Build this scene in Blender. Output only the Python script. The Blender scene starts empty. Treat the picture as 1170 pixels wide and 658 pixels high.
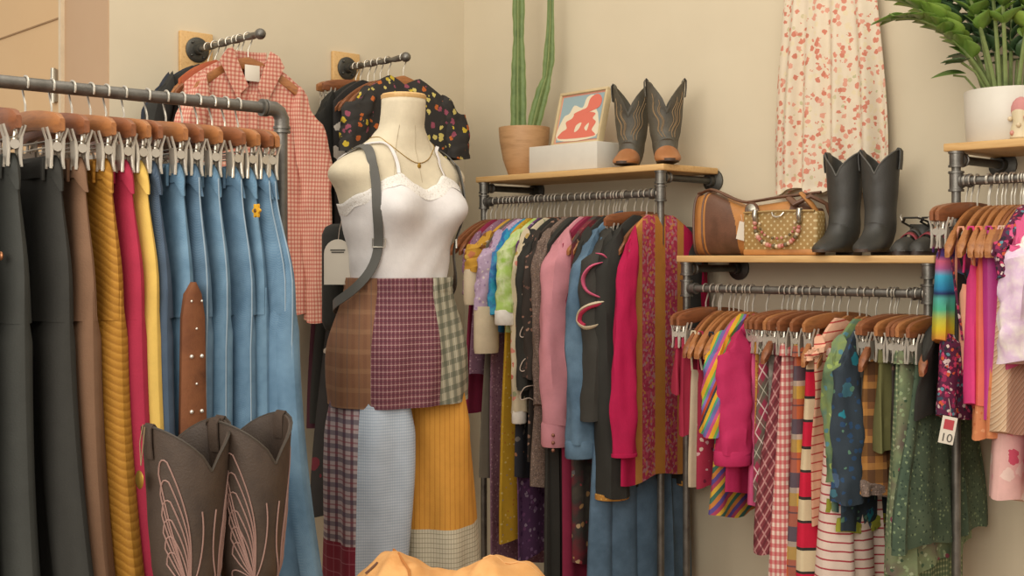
import bpy, math, random
from mathutils import Vector, Matrix
PI = math.pi
R = math.radians
sin, cos = math.sin, math.cos
C = bpy.context.scene.collection
random.seed(7)

# ------------------------------------------------------------------ camera, world, light, exposure
EYE = Vector((3.928, -3.449, 1.35)); YAW = 46.4; FPX = 1350.0
cam = bpy.data.cameras.new('camera'); cam.sensor_width = 36; cam.lens = FPX/1170*36
cam.shift_y = -36/1170; cam.clip_start = .05
camo = bpy.data.objects.new('camera', cam); C.objects.link(camo)
camo.location = EYE; camo.rotation_euler = (PI/2, 0, R(YAW))
bpy.context.scene.camera = camo
sc = bpy.context.scene
sc.view_settings.view_transform = 'Standard'; sc.view_settings.look = 'None'
sc.view_settings.gamma = 1; sc.view_settings.use_curve_mapping = False
sc.view_settings.exposure = 0.0
w = bpy.data.worlds.new('world'); sc.world = w; w.use_nodes = True
bg = w.node_tree.nodes['Background']; bg.inputs[0].default_value = (1, .93, .83, 1); bg.inputs[1].default_value = .76
def area(name, loc, target, size, power, col):
    l = bpy.data.lights.new(name, 'AREA'); l.shape = 'RECTANGLE'; l.size, l.size_y = size; l.energy = power; l.color = col
    o = bpy.data.objects.new(name, l); C.objects.link(o); o.location = loc
    o.rotation_euler = (Vector(target)-Vector(loc)).to_track_quat('-Z', 'Y').to_euler()
area('shop_window_daylight', (3.4, -5.6, 2.5), (1.2, -.6, 1.5), (3.4, 2.2), 135, (1, .95, .87))
area('ceiling_bounce_light', (2.3, -2.2, 3.7), (1.6, -1.2, 1.2), (3.2, 3.2), 58, (1, .93, .82))

# ------------------------------------------------------------------ where a line of sight meets a plane of the room (metres)
FW = Vector((-sin(R(YAW)), cos(R(YAW)))); RT = Vector((cos(R(YAW)), sin(R(YAW))))
def ray(px):
    k = (px-585)/FPX
    return RT*k + FW
def wx(px, t):                       # x on the plane y=-t
    r = ray(px); return EYE.x + r.x*((-t-EYE.y)/r.y)
def wy(px, x):                       # y on the plane x
    r = ray(px); return EYE.y + r.y*((x-EYE.x)/r.x)
def depth(x, y): return (Vector((x, y))-EYE.xy).dot(FW)
def zz(py, x, y): return EYE.z + (293-py)/FPX*depth(x, y)

# ------------------------------------------------------------------ mesh helpers
class MB:
    def __init__(s): s.v = []; s.f = []; s.m = []
    def add(s, vs, fs, mi=0):
        b = len(s.v); s.v += [tuple(p) for p in vs]; s.f += [tuple(b+i for i in f) for f in fs]; s.m += [mi]*len(fs); return s
    def rings(s, rs, c0=True, c1=True, mi=0, closed=True, mf=None):
        n = len(rs[0]); vs = [p for r in rs for p in r]; fs = []; ms = []
        for j in range(len(rs)-1):
            for i in range(n if closed else n-1):
                k = (i+1) % n; fs.append((j*n+i, j*n+k, (j+1)*n+k, (j+1)*n+i)); ms.append(mf(j, i) if mf else mi)
        if c0: fs.append(tuple(range(n-1, -1, -1))); ms.append(mf(0, 0) if mf else mi)
        if c1: fs.append(tuple((len(rs)-1)*n+i for i in range(n))); ms.append(mf(len(rs)-2, 0) if mf else mi)
        b = len(s.v); s.v += [tuple(p) for p in vs]; s.f += [tuple(b+i for i in f) for f in fs]; s.m += ms; return s
    def box(s, a, b, mi=0, bev=0.0):
        x0, y0, z0 = a; x1, y1, z1 = b
        if bev <= 0:
            return s.add([(x0,y0,z0),(x1,y0,z0),(x1,y1,z0),(x0,y1,z0),(x0,y0,z1),(x1,y0,z1),(x1,y1,z1),(x0,y1,z1)],
                         [(0,3,2,1),(4,5,6,7),(0,1,5,4),(1,2,6,5),(2,3,7,6),(3,0,4,7)], mi)
        def rr(i, z):
            o = []
            for cx, cy, a0 in ((x1-bev,y1-bev,0),(x0+bev,y1-bev,90),(x0+bev,y0+bev,180),(x1-bev,y0+bev,270)):
                for k in (0, 45, 90):
                    o.append((cx+(bev-i)*cos(R(a0+k)), cy+(bev-i)*sin(R(a0+k)), z))
            return o
        return s.rings([rr(bev*.9, z0), rr(bev*.3, z0+bev*.3), rr(0, z0+bev), rr(0, z1-bev), rr(bev*.3, z1-bev*.3), rr(bev*.9, z1)], mi=mi)
    def tube(s, pts, r, n=8, mi=0, cap=True, flat=None):
        pts = [Vector(p) for p in pts]; m = len(pts); rs = []; up = None
        for i, p in enumerate(pts):
            t = (pts[min(i+1, m-1)]-pts[max(i-1, 0)]).normalized()
            if up is None:
                up = Vector((0, 0, 1)) if abs(t.z) < .9 else Vector((1, 0, 0))
            a = t.cross(up).normalized(); up = a.cross(t).normalized(); 
            rr = r[i] if isinstance(r, (list, tuple)) else r; fl = flat or 1
            rs.append([p + a*rr*cos(2*PI*k/n) + up*rr*fl*sin(2*PI*k/n) for k in range(n)])
        return s.rings(rs, cap, cap, mi)
    def lathe(s, prof, n=24, c=(0, 0), mi=0, cap=True):
        return s.rings([[(c[0]+r*cos(2*PI*k/n), c[1]+r*sin(2*PI*k/n), z) for k in range(n)] for r, z in prof], cap, cap, mi)
    def ball(s, c, r, n=10, m=6, mi=0, sq=(1, 1, 1)):
        return s.rings([[(c[0]+r*sq[0]*sin(PI*j/m)*cos(2*PI*k/n), c[1]+r*sq[1]*sin(PI*j/m)*sin(2*PI*k/n), c[2]+r*sq[2]*cos(PI*j/m)) for k in range(n)]
                        for j in [.12]+list(range(1, m))+[m-.12]], mi=mi)
    def build(s, name, mats, parent=None, smooth=True, loc=None):
        me = bpy.data.meshes.new(name); me.from_pydata(s.v, [], s.f)
        for m in (mats if isinstance(mats, (list, tuple)) else [mats]): me.materials.append(m)
        me.polygons.foreach_set('material_index', s.m)
        if smooth: me.polygons.foreach_set('use_smooth', [True]*len(me.polygons))
        me.update(); me.validate()
        if smooth and smooth != 'all':
            try: me.set_sharp_from_angle(angle=R(42))
            except Exception: pass
        o = bpy.data.objects.new(name, me); C.objects.link(o)
        if parent: o.parent = parent
        if loc: o.location = loc
        return o
def tag(o, label, cat, group=None):
    o['label'] = label; o['category'] = cat
    if group: o['group'] = group
    return o
def thing(name, label, cat, loc=(0, 0, 0), rz=0, group=None):
    o = bpy.data.objects.new(name, None); C.objects.link(o); o.empty_display_size = .05
    o.location = loc; o.rotation_euler = (0, 0, rz); return tag(o, label, cat, group)
def struct(o): o['kind'] = 'structure'; return o
def copy_thing(o, parent=None, **kw):
    c = o.copy(); C.objects.link(c)
    if parent: c.parent = parent
    for k, v in kw.items(): setattr(c, k, v)
    for ch in o.children: copy_thing(ch, c)
    return c
def smoothstep(a, b, x):
    t = max(0, min(1, (x-a)/(b-a))); return t*t*(3-2*t)
def lerp_table(tb, z):               # rows sorted by first column, descending or ascending
    if tb[0][0] > tb[-1][0]: tb = tb[::-1]
    if z <= tb[0][0]: return tb[0][1:]
    for a, b in zip(tb, tb[1:]):
        if z <= b[0]:
            t = (z-a[0])/(b[0]-a[0]); t = t*t*(3-2*t)*.6+t*.4
            return [p+(q-p)*t for p, q in zip(a[1:], b[1:])]
    return tb[-1][1:]

# ------------------------------------------------------------------ materials
MC = {}
def srgb(h):
    if isinstance(h, (tuple, list)): return (*h[:3], 1)
    c = [int(h[i:i+2], 16)/255 for i in (0, 2, 4)]
    return (*[x/12.92 if x < .04045 else ((x+.055)/1.055)**2.4 for x in c], 1)
class NM:
    def __init__(s, name, rough=.85, metal=0):
        s.m = bpy.data.materials.new(name); s.m.use_nodes = True; s.t = s.m.node_tree; s.N = s.t.nodes; s.b = s.N['Principled BSDF']
        s.b.inputs['Roughness'].default_value = rough; s.b.inputs['Metallic'].default_value = metal
        s.b.inputs['Specular IOR Level'].default_value = .25 if rough > .6 else .5
        tc = s.N.new('ShaderNodeTexCoord'); s.co = tc.outputs['Object']; s.u = s.v = None
    def link(s, a, b): s.t.links.new(a, b)
    def math(s, op, a, b=0.0, c=None):
        n = s.N.new('ShaderNodeMath'); n.operation = op
        for i, x in enumerate((a, b) if c is None else (a, b, c)):
            if hasattr(x, 'type') and not isinstance(x, (int, float)): s.link(x, n.inputs[i])
            else: n.inputs[i].default_value = x
        return n.outputs[0]
    def uv(s, angle=0, warp=0.0, sg=-1.5):
        sp = s.N.new('ShaderNodeSeparateXYZ'); s.link(s.co, sp.inputs[0])
        u = s.math('ADD', sp.outputs[0], s.math('MULTIPLY', sp.outputs[1], sg)); v = sp.outputs[2]
        if warp:
            n = s.noise(9, 2); d = s.math('MULTIPLY', s.math('SUBTRACT', n.outputs[0], .5), warp)
            u = s.math('ADD', u, d); v = s.math('ADD', v, d)
        if angle:
            ca, sa = cos(R(angle)), sin(R(angle))
            u, v = (s.math('ADD', s.math('MULTIPLY', u, ca), s.math('MULTIPLY', v, sa)),
                    s.math('SUBTRACT', s.math('MULTIPLY', v, ca), s.math('MULTIPLY', u, sa)))
        s.u, s.v = u, v; return u, v
    def vec(s, u, v):
        n = s.N.new('ShaderNodeCombineXYZ'); s.link(u, n.inputs[0]); s.link(v, n.inputs[1]); return n.outputs[0]
    def noise(s, scale, det=3, co=None, rough=.5):
        n = s.N.new('ShaderNodeTexNoise'); n.inputs['Scale'].default_value = scale; n.inputs['Detail'].default_value = det
        n.inputs['Roughness'].default_value = rough; s.link(co or s.co, n.inputs['Vector']); return n
    def mix(s, fac, a, b, mode='MIX'):
        n = s.N.new('ShaderNodeMix'); n.data_type = 'RGBA'; n.blend_type = mode
        for sock, x in ((n.inputs[0], fac), (n.inputs[6], a), (n.inputs[7], b)):
            if isinstance(x, str): x = srgb(x)
            if isinstance(x, (int, float, tuple)): sock.default_value = x
            else: s.link(x, sock)
        return n.outputs[2]
    def ramp(s, fac, stops, interp='LINEAR'):
        n = s.N.new('ShaderNodeValToRGB'); n.color_ramp.interpolation = interp; e = n.color_ramp.elements
        e[0].position, e[0].color = stops[0][0], srgb(stops[0][1]); e[1].position, e[1].color = stops[-1][0], srgb(stops[-1][1])
        for p, c in stops[1:-1]:
            x = e.new(p); x.color = srgb(c)
        s.link(fac, n.inputs[0]); return n.outputs[0]
    def band(s, coord, period, lo, hi):
        f = s.math('FRACT', s.math('DIVIDE', coord, period)) if period else coord
        return s.math('MULTIPLY', s.math('GREATER_THAN', f, lo), s.math('LESS_THAN', f, hi))
    def out(s, col, bump=0, bscale=250, fuzz=.10):
        if isinstance(col, str): col = srgb(col)
        if fuzz:
            n = s.noise(14, 4, rough=.65)
            r = s.ramp(n.outputs[0], [(.3, (1-fuzz*1.6,)*3), (.7, (1.0,)*3)]); col = s.mix(1.0, col, r, 'MULTIPLY')
        if isinstance(col, tuple): s.b.inputs['Base Color'].default_value = col
        else: s.link(col, s.b.inputs['Base Color'])
        if bump:
            n = s.noise(bscale, 2); b = s.N.new('ShaderNodeBump'); b.inputs['Strength'].default_value = bump; b.inputs['Distance'].default_value = .002
            s.link(n.outputs[0], b.inputs['Height']); s.link(b.outputs[0], s.b.inputs['Normal'])
        return s.m
def plain(name, col, rough=.85, metal=0, bump=.25, bscale=250, fuzz=.10):
    if name in MC: return MC[name]
    MC[name] = NM(name, rough, metal).out(col, bump, bscale, fuzz); return MC[name]
def stripes(name, period, stops, angle=0, warp=0.0, interp='CONSTANT', absx=False, extra=None, rough=.85):
    k = NM(name, rough); u, v = k.uv(angle, warp)
    if absx: u = k.math('ABSOLUTE', k.math('ADD', u, .01))
    f = k.math('FRACT', k.math('DIVIDE', u, period)) if period else u
    c = k.ramp(f, stops, interp)
    if extra: c = extra(k, u, c)
    return k.out(c, .25)
def plaid(name, base, lines, period=.03, angle=0, warp=0.004, rough=.85, sg=-1.5):
    """lines: (axis, lo, hi, colour, strength)"""
    k = NM(name, rough); u, v = k.uv(angle, warp, sg); c = srgb(base)
    for ax, lo, hi, col, st in lines:
        m = k.math('MULTIPLY', k.band(u if ax == 'u' else v, period, lo, hi), st); c = k.mix(m, c, col)
    return k.out(c, .2)
def gingham(name, base, col, period=.012, st=.6, angle=0, sg=-1.5):
    return plaid(name, base, [('u', 0, .5, col, st), ('v', 0, .5, col, st)], period, angle, .0015, sg=sg)
def spots(name, base, layers, rough=.85, fuzz=.1):
    """layers: (scale, radius, [colours], randomness)"""
    k = NM(name, rough); co = k.co
    c = base if not isinstance(base, str) else srgb(base)
    if isinstance(base, list):
        n = k.noise(10, 3); c = k.ramp(n.outputs[0], [(.3+.4*i/(len(base)-1), b) for i, b in enumerate(base)])
    for i, (sc_, rad, cols, rnd) in enumerate(layers):
        vo = k.N.new('ShaderNodeTexVoronoi'); vo.inputs['Scale'].default_value = sc_; vo.inputs['Randomness'].default_value = rnd
        mp = k.N.new('ShaderNodeMapping'); mp.inputs['Location'].default_value = (i*.37, i*.51, 0); k.link(co, mp.inputs[0]); k.link(mp.outputs[0], vo.inputs['Vector'])
        nn = k.noise(sc_*2.5, 2); d = k.math('ADD', vo.outputs['Distance'], k.math('MULTIPLY', k.math('SUBTRACT', nn.outputs[0], .5), rad*1.7 if rnd else 0.0))
        m = k.math('LESS_THAN', d, rad); sp = k.N.new('ShaderNodeSeparateColor'); k.link(vo.outputs['Color'], sp.inputs[0])
        col = k.ramp(sp.outputs[0], [(j/len(cols), x) for j, x in enumerate(cols)], 'CONSTANT') if len(cols) > 1 else srgb(cols[0])
        c = k.mix(m, c, col)
    return k.out(c, .2, fuzz=fuzz)
def mottle(name, cols, scale=40, rough=.85, metal=0, bump=.3, det=4, stretch=None):
    if name in MC: return MC[name]
    k = NM(name, rough, metal); co = k.co
    if stretch:
        mp = k.N.new('ShaderNodeMapping'); mp.inputs['Scale'].default_value = stretch; k.link(k.co, mp.inputs[0]); co = mp.outputs[0]
    n = k.noise(scale, det, co, .6); c = k.ramp(n.outputs[0], [(.3+.4*i/(len(cols)-1), b) for i, b in enumerate(cols)])
    MC[name] = k.out(c, bump, fuzz=0); return MC[name]
def denim(name, a, b):
    k = NM(name, .9); n = k.noise(7, 5, rough=.6); c = k.ramp(n.outputs[0], [(.32, a), (.68, b)])
    u, v = k.uv(40); f = k.math('FRACT', k.math('MULTIPLY', u, 420)); c = k.mix(k.math('MULTIPLY', f, .22), c, '9fb0bd')
    return k.out(c, .35, 500, .12)
wall_m = mottle('plaster', ['cabda3', 'cfc2a8'], 3, .95, bump=.05)
door_m = mottle('door_paint', ['cfae84', 'd3b389'], 2, .7, bump=.03)
casing_m = mottle('casing_paint', ['b8997a', 'bd9f80'], 2, .7, bump=.03)
floor_m = mottle('floor_wood', ['8a6a48', 'a07c56'], 3, .6, stretch=(1, 12, 1))
board_m = mottle('pine_board', ['c39a62', 'd0a970', 'bd925a'], 5, .55, bump=.1, stretch=(1, 14, 14))
hang_m = mottle('hanger_wood', ['74452a', '8a5433', '6b3e25'], 6, .42, bump=.08, stretch=(2, 10, 10))
hang2_m = mottle('hanger_wood_light', ['8f5c35', 'a56c3e', '84522f'], 6, .42, bump=.08, stretch=(2, 10, 10))
pipe_m = mottle('iron_pipe', ['65625c', '7b7770', '5b5851'], 12, .42, .75, bump=.25)
pdark_m = mottle('dark_iron', ['45443f', '5a5852'], 20, .45, .7, bump=.3)
wire_m = plain('chrome_wire', 'cfc8ba', .3, .75, 0, fuzz=0)
clip_m = plain('clip_metal', 'c8c0b2', .35, .6, 0, fuzz=0)
cream_m = plain('ivory_linen', 'd3c6ab', .9); black_m = plain('soft_black', '36342f', .9)
white_m = plain('white_cotton', 'dcd6cb', .9); gold_m = plain('brass', 'b08a3c', .35, .8, 0)
card_m = plain('tag_card', 'd6cdbd', .8, 0, 0, fuzz=0); ink_m = plain('printed_ink', '59544d', .8, 0, 0, fuzz=0)
thread_m = plain('pale_thread', 'c9b6a6', .8)
orange_t = plain('orange_thread', 'b98a55', .8)

# ------------------------------------------------------------------ room
def box_obj(name, a, b, m, parent=None, bev=0):
    return MB().box(a, b, 0, bev).build(name, m, parent)
struct(box_obj('floor', (-5.6, -6, -.06), (5.6, .0, 0), floor_m))
struct(box_obj('wall_right', (-.1, 0, 0), (5.6, .12, 3.6), wall_m))
YE = wy(125, 0)
struct(box_obj('wall_left', (-.12, YE, 0), (0, 0, 3.6), wall_m))
YB = YE
JX = wx(75, -YB)
struct(box_obj('wall_back', (-5.6, YB, 2.95), (-.12, YB+.1, 3.6), wall_m))
struct(box_obj('wall_far', (-5.6, YB, 0), (-1.35, YB+.1, 2.95), wall_m))
struct(box_obj('trim_1', (JX, YB-.004, 0), (-.002, YB+.09, 2.95), casing_m))
struct(box_obj('trim_2', (JX-.022, YB-.018, 0), (JX, YB+.02, 2.95), plain('trim_edge_highlight', 'd6c3a4', .5)))  # highlight along the door trim, put in as a paler colour
d = struct(box_obj('door_1', (-1.35, YB+.01, 0.01), (JX-.024, YB+.05, 2.92), door_m))
pm = MB(); px1 = wx(66, -YB); zt = zz(19, px1, YB)
for a, b in (((-1.25, zt-.006), (px1, zt)), ((-1.25, .25), (px1, .256)), ((px1-.006, .25), (px1, zt)), ((-1.25, .25), (-1.244, zt))):
    pm.box((a[0], YB+.006, a[1]), (b[0], YB+.0105, b[1]))
pm.build('door_panel_moulding', plain('panel_groove', '9c7c58', .7), d)
hg = MB(); hx = wx(62, -YB); z0 = zz(118, hx, YB); z1 = zz(78, hx, YB)
hg.tube([(hx, YB-.004, z0), (hx, YB-.004, z1)], .009, 10); hg.box((hx-.03, YB-.002, z0+.005), (hx+.012, YB+.008, z1-.005))
hg.build('hinge', plain('hinge_steel', 'bdb6a6', .35, .7, 0), d)

# ------------------------------------------------------------------ pipe shelf units
PR = .0125
def coupling(mb, p, ax, r=.0175, l=.03):
    p = Vector(p); a = {'x': Vector((1, 0, 0)), 'y': Vector((0, 1, 0)), 'z': Vector((0, 0, 1))}[ax]
    mb.tube([p-a*l, p-a*(l-.006), p-a*(l-.007), p+a*(l-.007), p+a*(l-.006), p+a*l], [r+.003, r+.003, r, r, r+.003, r+.003], 14)
def flange(mb, p, ax, s=1, r=.042):
    p = Vector(p); a = {'x': Vector((1, 0, 0)), 'y': Vector((0, 1, 0)), 'z': Vector((0, 0, 1))}[ax]*s
    mb.tube([p, p+a*.008, p+a*.011, p+a*.014, p+a*.034], [r, r, r*.8, .021, .019], 20)
def shelf_unit(label, x0, x1, ztop, zrail, left=True, right=True, T=.32):
    th = .022; g = thing('pipe_shelf_rack', label, 'clothes rack', (x0, 0, 0))
    L = x1-x0; tp = T-.02
    b = MB().box((0, -T, ztop-th), (L, -.012, ztop), 0, .003).build('shelf_board', board_m, g)
    za = ztop-th-.022
    for k, xx in ((0, .028), (1, L-.028)):
        mb = MB(); mb.tube([(xx, -tp, .012), (xx, -tp, za)], PR, 14); mb.build('post', pipe_m, g)
        mb = MB(); coupling(mb, (xx, -tp, za), 'z', .0185, .022); coupling(mb, (xx, -tp, zrail), 'z', .0185, .028); coupling(mb, (xx, -tp+.03, za), 'y', .0165, .014)
        sg = 1 if k == 0 else -1; coupling(mb, (xx+sg*.028, -tp, zrail), 'x', .0165, .014); mb.build('pipe_fitting', pipe_m, g)
        mb = MB(); mb.tube([(xx, -tp, za), (xx, -.01, za)], PR, 12); mb.build('wall_arm', pdark_m, g)
        mb = MB(); flange(mb, (xx, -.001, za), 'y', -1); mb.build('wall_flange', pdark_m, g)
        mb = MB(); flange(mb, (xx, -tp, .001), 'z', 1); mb.build('floor_flange', pdark_m, g)
    mb = MB(); mb.tube([(.028, -tp, zrail), (L-.028, -tp, zrail)], PR, 14); mb.build('hanging_rail', pipe_m, g)
    return g
Z1, Z2, Z3 = 1.665, 1.353, 1.663
ZR1, ZR2, ZR3 = 1.566, 1.244, 1.558
X1a, X1b = .432, 1.385; X2a, X2b = 1.44, 2.352; X3a, X3b = 2.378, 3.30
shelf_unit('upper left pipe rack with pine shelf carrying the cactus pot', X1a, X1b, Z1, ZR1)
shelf_unit('lower middle pipe rack with pine shelf carrying the handbags', X2a, X2b, Z2, ZR2)
shelf_unit('right-hand pipe rack with pine shelf under the white plant pot', X3a, X3b, Z3, ZR3)
# free-standing front rack
FX = 1.436; FY1 = wy(322, FX)+.0; FY0 = FY1-1.45; ZF = 1.711; FR = .0140
g = thing('clothes_rail', 'grey pipe clothes rail holding the trousers and jeans', 'clothes rack', (FX, FY1, 0))
MB().tube([(0, -1.45, ZF), (0, -.03, ZF)], FR, 16).build('hanging_rail', pipe_m, g)
el = MB(); el.tube([(0, -.05, ZF), (0, -.022, ZF), (0, -.008, ZF-.008), (0, 0, ZF-.024), (0, 0, ZF-.05)], [.0185, .0185, .0185, .0185, .0185], 16)
coupling(el, (0, -.05, ZF), 'y', .0185, .008); coupling(el, (0, 0, ZF-.05), 'z', .0185, .008); el.build('pipe_elbow', pipe_m, g)
MB().tube([(0, 0, .02), (0, 0, ZF-.04)], FR, 14).build('post', pipe_m, g)
MB().tube([(0, -1.45, .02), (0, -1.45, ZF)], FR, 14).build('post', pipe_m, g)
for yy in (0, -1.45):
    MB().box((-.22, yy-.02, 0), (.22, yy+.02, .03), 0, .008).build('foot', pdark_m, g)
# wall arms
A1 = (wy(222, 0), zz(58, 0, wy(222, 0)), .46); A2 = (wy(393, 0), zz(79, 0, wy(393, 0)), .41)
for (y, z, L), lab in ((A1, 'twisted iron wall arm holding the red gingham shirt'), (A2, 'twisted iron wall arm behind the mannequin')):
    g = thing('wall_hanging_arm', lab, 'wall arm', (0, y, z))
    MB().box((0.001, -.065, -.12), (.02, .065, .065), 0, .003).build('backing_board', board_m, g)
    mb = MB(); mb.tube([(.02, 0, 0), (.0255, 0, 0), (.026, 0, 0), (.0275, 0, 0), (.028, 0, 0), (.052, 0, 0)], [.046, .046, .0455, .030, .020, .018], 26)
    for a in range(4): mb.ball((.03, .034*cos(a*PI/2+.7), .034*sin(a*PI/2+.7)), .005, 6, 4)
    mb.build('wall_flange', pdark_m, g)
    mb = MB(); rs = []
    for i in range(61):
        x = .055+(L-.075)*i/60; tw = i*.42
        rs.append([(x, .0105*(1+.16*cos(2*a-tw))*cos(a), .0105*(1+.16*cos(2*a-tw))*sin(a)) for a in [2*PI*k/16 for k in range(16)]])
    mb.rings(rs); mb.build('twisted_bar', pipe_m, g)
    MB().ball((L-.01, 0, 0), .019, 14, 8, sq=(1.1, 1, 1)).build('end_cap', pipe_m, g)

# ------------------------------------------------------------------ hangers (rail at the origin, running along local Y; hanger in the XZ plane)
HW = .215
def arm_z(x, drop=.115):
    s = min(1.08, abs(x)/HW); return -.070 - drop*(.30*s+.70*s**1.9)
def hook(mb, r=.0165, neck=-.068):
    pts = [(r*cos(R(a)), 0, r*sin(R(a))) for a in range(-35, 200, 20)]
    pts += [(-r*.9, 0, -r*.75), (-.004, 0, -.036), (0, 0, -.045), (0, 0, neck-.01)]
    mb.tube(pts, .0024, 6)
def shirt_hanger(name, wood):
    g = thing(name, 'x', 'hanger')
    mb = MB(); rs = []; n = 26
    for i in range(n+1):
        x = -HW+2*HW*i/n; s = abs(x)/HW; z = arm_z(x); h = .019-.004*s; t = .0065+.006*smoothstep(.55, 1, s); cy = .030*s**2
        k = 1 if 0 < i < n else .55
        rs.append([(x, cy+t*k*a, z-.018+h*k*b) for a, b in ((-1, -.7), (-.7, -1), (.7, -1), (1, -.7), (1, .7), (.7, 1), (-.7, 1), (-1, .7))])
    mb.rings(rs); mb.build('hanger_body', wood, g)
    mb = MB(); hook(mb); mb.build('hook', wire_m, g); return g
def clip_hanger(name, wood):
    g = thing(name, 'x', 'hanger'); mb = MB(); rs = []; n = 20; HB = .185
    for i in range(n+1):
        x = -HB+2*HB*i/n; s = abs(x)/HB; z = -.080-.020*s**2; h = .0205; t = .0095
        k = 1 if 0 < i < n else .6
        if i in (1, n-1): k = .93
        rs.append([(x, t*k*a, z+h*k*b) for a, b in ((-1, -.7), (-.7, -1), (.7, -1), (1, -.7), (1, .7), (.7, 1), (-.7, 1), (-1, .7))])
    mb.rings(rs); mb.build('hanger_body', wood, g)
    mb = MB(); hook(mb); mb.build('hook', wire_m, g)
    mb = MB(); mb.tube([(-.172, 0, -.10), (-.172, 0, -.122), (-.165, 0, -.128), (.165, 0, -.128), (.172, 0, -.122), (.172, 0, -.10)], .0020, 6); mb.build('trouser_bar', wire_m, g)
    for s in (-1, 1):
        x = s*.150; mb = MB()
        for q in (-1, 1):
            for e in (-1, 1):
                mb.tube([(x+e*.010, q*.021, -.104), (x+e*.010, q*.012, -.132), (x+e*.010, q*.010, -.150), (x+e*.012, q*.013, -.186)], .0032, 6)
            mb.add([(x-.012, q*.013, -.128), (x+.012, q*.013, -.128), (x+.013, q*.009, -.182), (x-.013, q*.009, -.182),
                    (x-.012, q*.016, -.128), (x+.012, q*.016, -.128), (x+.013, q*.013, -.182), (x-.013, q*.013, -.182)],
                   [(0, 1, 2, 3), (4, 7, 6, 5), (0, 4, 5, 1), (1, 5, 6, 2), (2, 6, 7, 3), (3, 7, 4, 0)])
        mb.tube([(x, 0, -.092), (x+.006, .003, -.105), (x+.007, 0, -.146)], .0034, 6)
        mb.tube([(x-.013, 0, -.142), (x+.013, 0, -.142)], .010, 8)
        mb.build('clip', clip_m, g)
    return g
PROTO = {'s': shirt_hanger('wooden_hanger', hang_m), 'l': shirt_hanger('wooden_hanger', hang2_m), 'c': clip_hanger('clip_hanger', hang_m), 'd': clip_hanger('clip_hanger', hang2_m)}
USED = set()
def hang_hanger(kind, loc, rz, label, group):
    p = PROTO[kind]
    if kind in USED: p = copy_thing(p)
    USED.add(kind); p.location = loc; p.rotation_euler = (0, 0, rz); p['label'] = label; p['group'] = group; return p

# ------------------------------------------------------------------ cloth
def shell(mb, wf, top, bot, thick=.013, fold=.006, freq=7, ph=0, nx=17, nz=20, x0=0, y0=0, mi=0, sway=0, lean=0, bow=0, tth=0):
    cs = [-cos(PI*i/(nx-1)) for i in range(nx)]; rs = []
    for j in range(nz+1):
        v = j/nz; front = []; back = []
        w_ = wf(v); wl, wr = w_ if isinstance(w_, tuple) else (w_, w_)
        th = max((thick(v) if callable(thick) else thick)*(.35+.65*smoothstep(0, .12, v)), tth*min(1, v*26+.25)*(1-smoothstep(.1, .35, v)))
        for c in cs:
            z = top(c)+(bot(c)-top(c))*v; x = x0+(c*wr if c > 0 else c*wl)+sway*v*v
            e = (1-abs(c)**3)**.5 if abs(c) < 1 else 0
            a = fold*(.15+.85*smoothstep(.05, .9, v)); q = a*(sin(freq*c*1.7+ph+1.5*v)+.55*sin(freq*2.9*c+ph*2.1-v))
            y = y0+q+lean*v+bow*c*c*(1-.6*smoothstep(.1, .6, v))
            front.append((x, y+th*e, z)); back.append((x, y-th*e, z))
        rs.append(front+back[::-1])
    n = 2*nx; mb.rings(rs, False, False, mi)
    b = len(mb.v)-n*(nz+1)
    for base, fl in ((b, 0), (b+n*nz, 1)):
        for i in range(nx-1):
            q = (base+i, base+i+1, base+n-2-i, base+n-1-i); mb.f.append(q[::-1] if fl else q); mb.m.append(mi)
def sleeve(mb, sx, sz, L, rx, ry, out=.03, fwd=0, yaw=0, ph=0, taper=.8, mi=0, n=24, nz=26, wr=.006, sgn=1):
    rs = []
    for j in range(nz+1):
        v = j/nz; k = (.42+.58*smoothstep(0, .12, v))*(1-(1-taper)*smoothstep(.15, 1, v))*(1+.035*sin(9*v+ph))
        cx = sx+sgn*(.012+out*smoothstep(0, .35, v)+out*.5*v); cy = .024+fwd*smoothstep(0, .5, v)+.006*sin(5*v+ph); z = sz+.014-(L+.014)*v; r = []
        for i in range(n):
            a = 2*PI*i/n; q = 1+wr/rx*(.8*sin(3*a+7*v+ph)+.5*sin(5*a-11*v+ph*2)+.35*sin(31*v+2*a+ph))
            lx = rx*k*q*cos(a); ly = ry*(.75+.25*k)*q*sin(a)*(.86 if abs(sin(a)) > .9 else 1)
            tz = -.034*(1-smoothstep(0, .22, v))*cos(a)*sgn
            r.append((cx+lx*cos(yaw)-ly*sin(yaw), cy+lx*sin(yaw)+ly*cos(yaw), z+tz+wr*.8*sin(2*a+23*v+ph)))
        rs.append(r)
    mb.rings(rs, True, True, mi)
def sh_top(neck=.22, lift=.016, dip=.03, w=.22):
    def f(c):
        x = abs(c)*w; z = arm_z(x)+lift
        if abs(c) < neck: z -= dip*(1-(abs(c)/neck)**2)
        return z
    return f
def cat_of(name): return name.replace('_', ' ')

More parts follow.
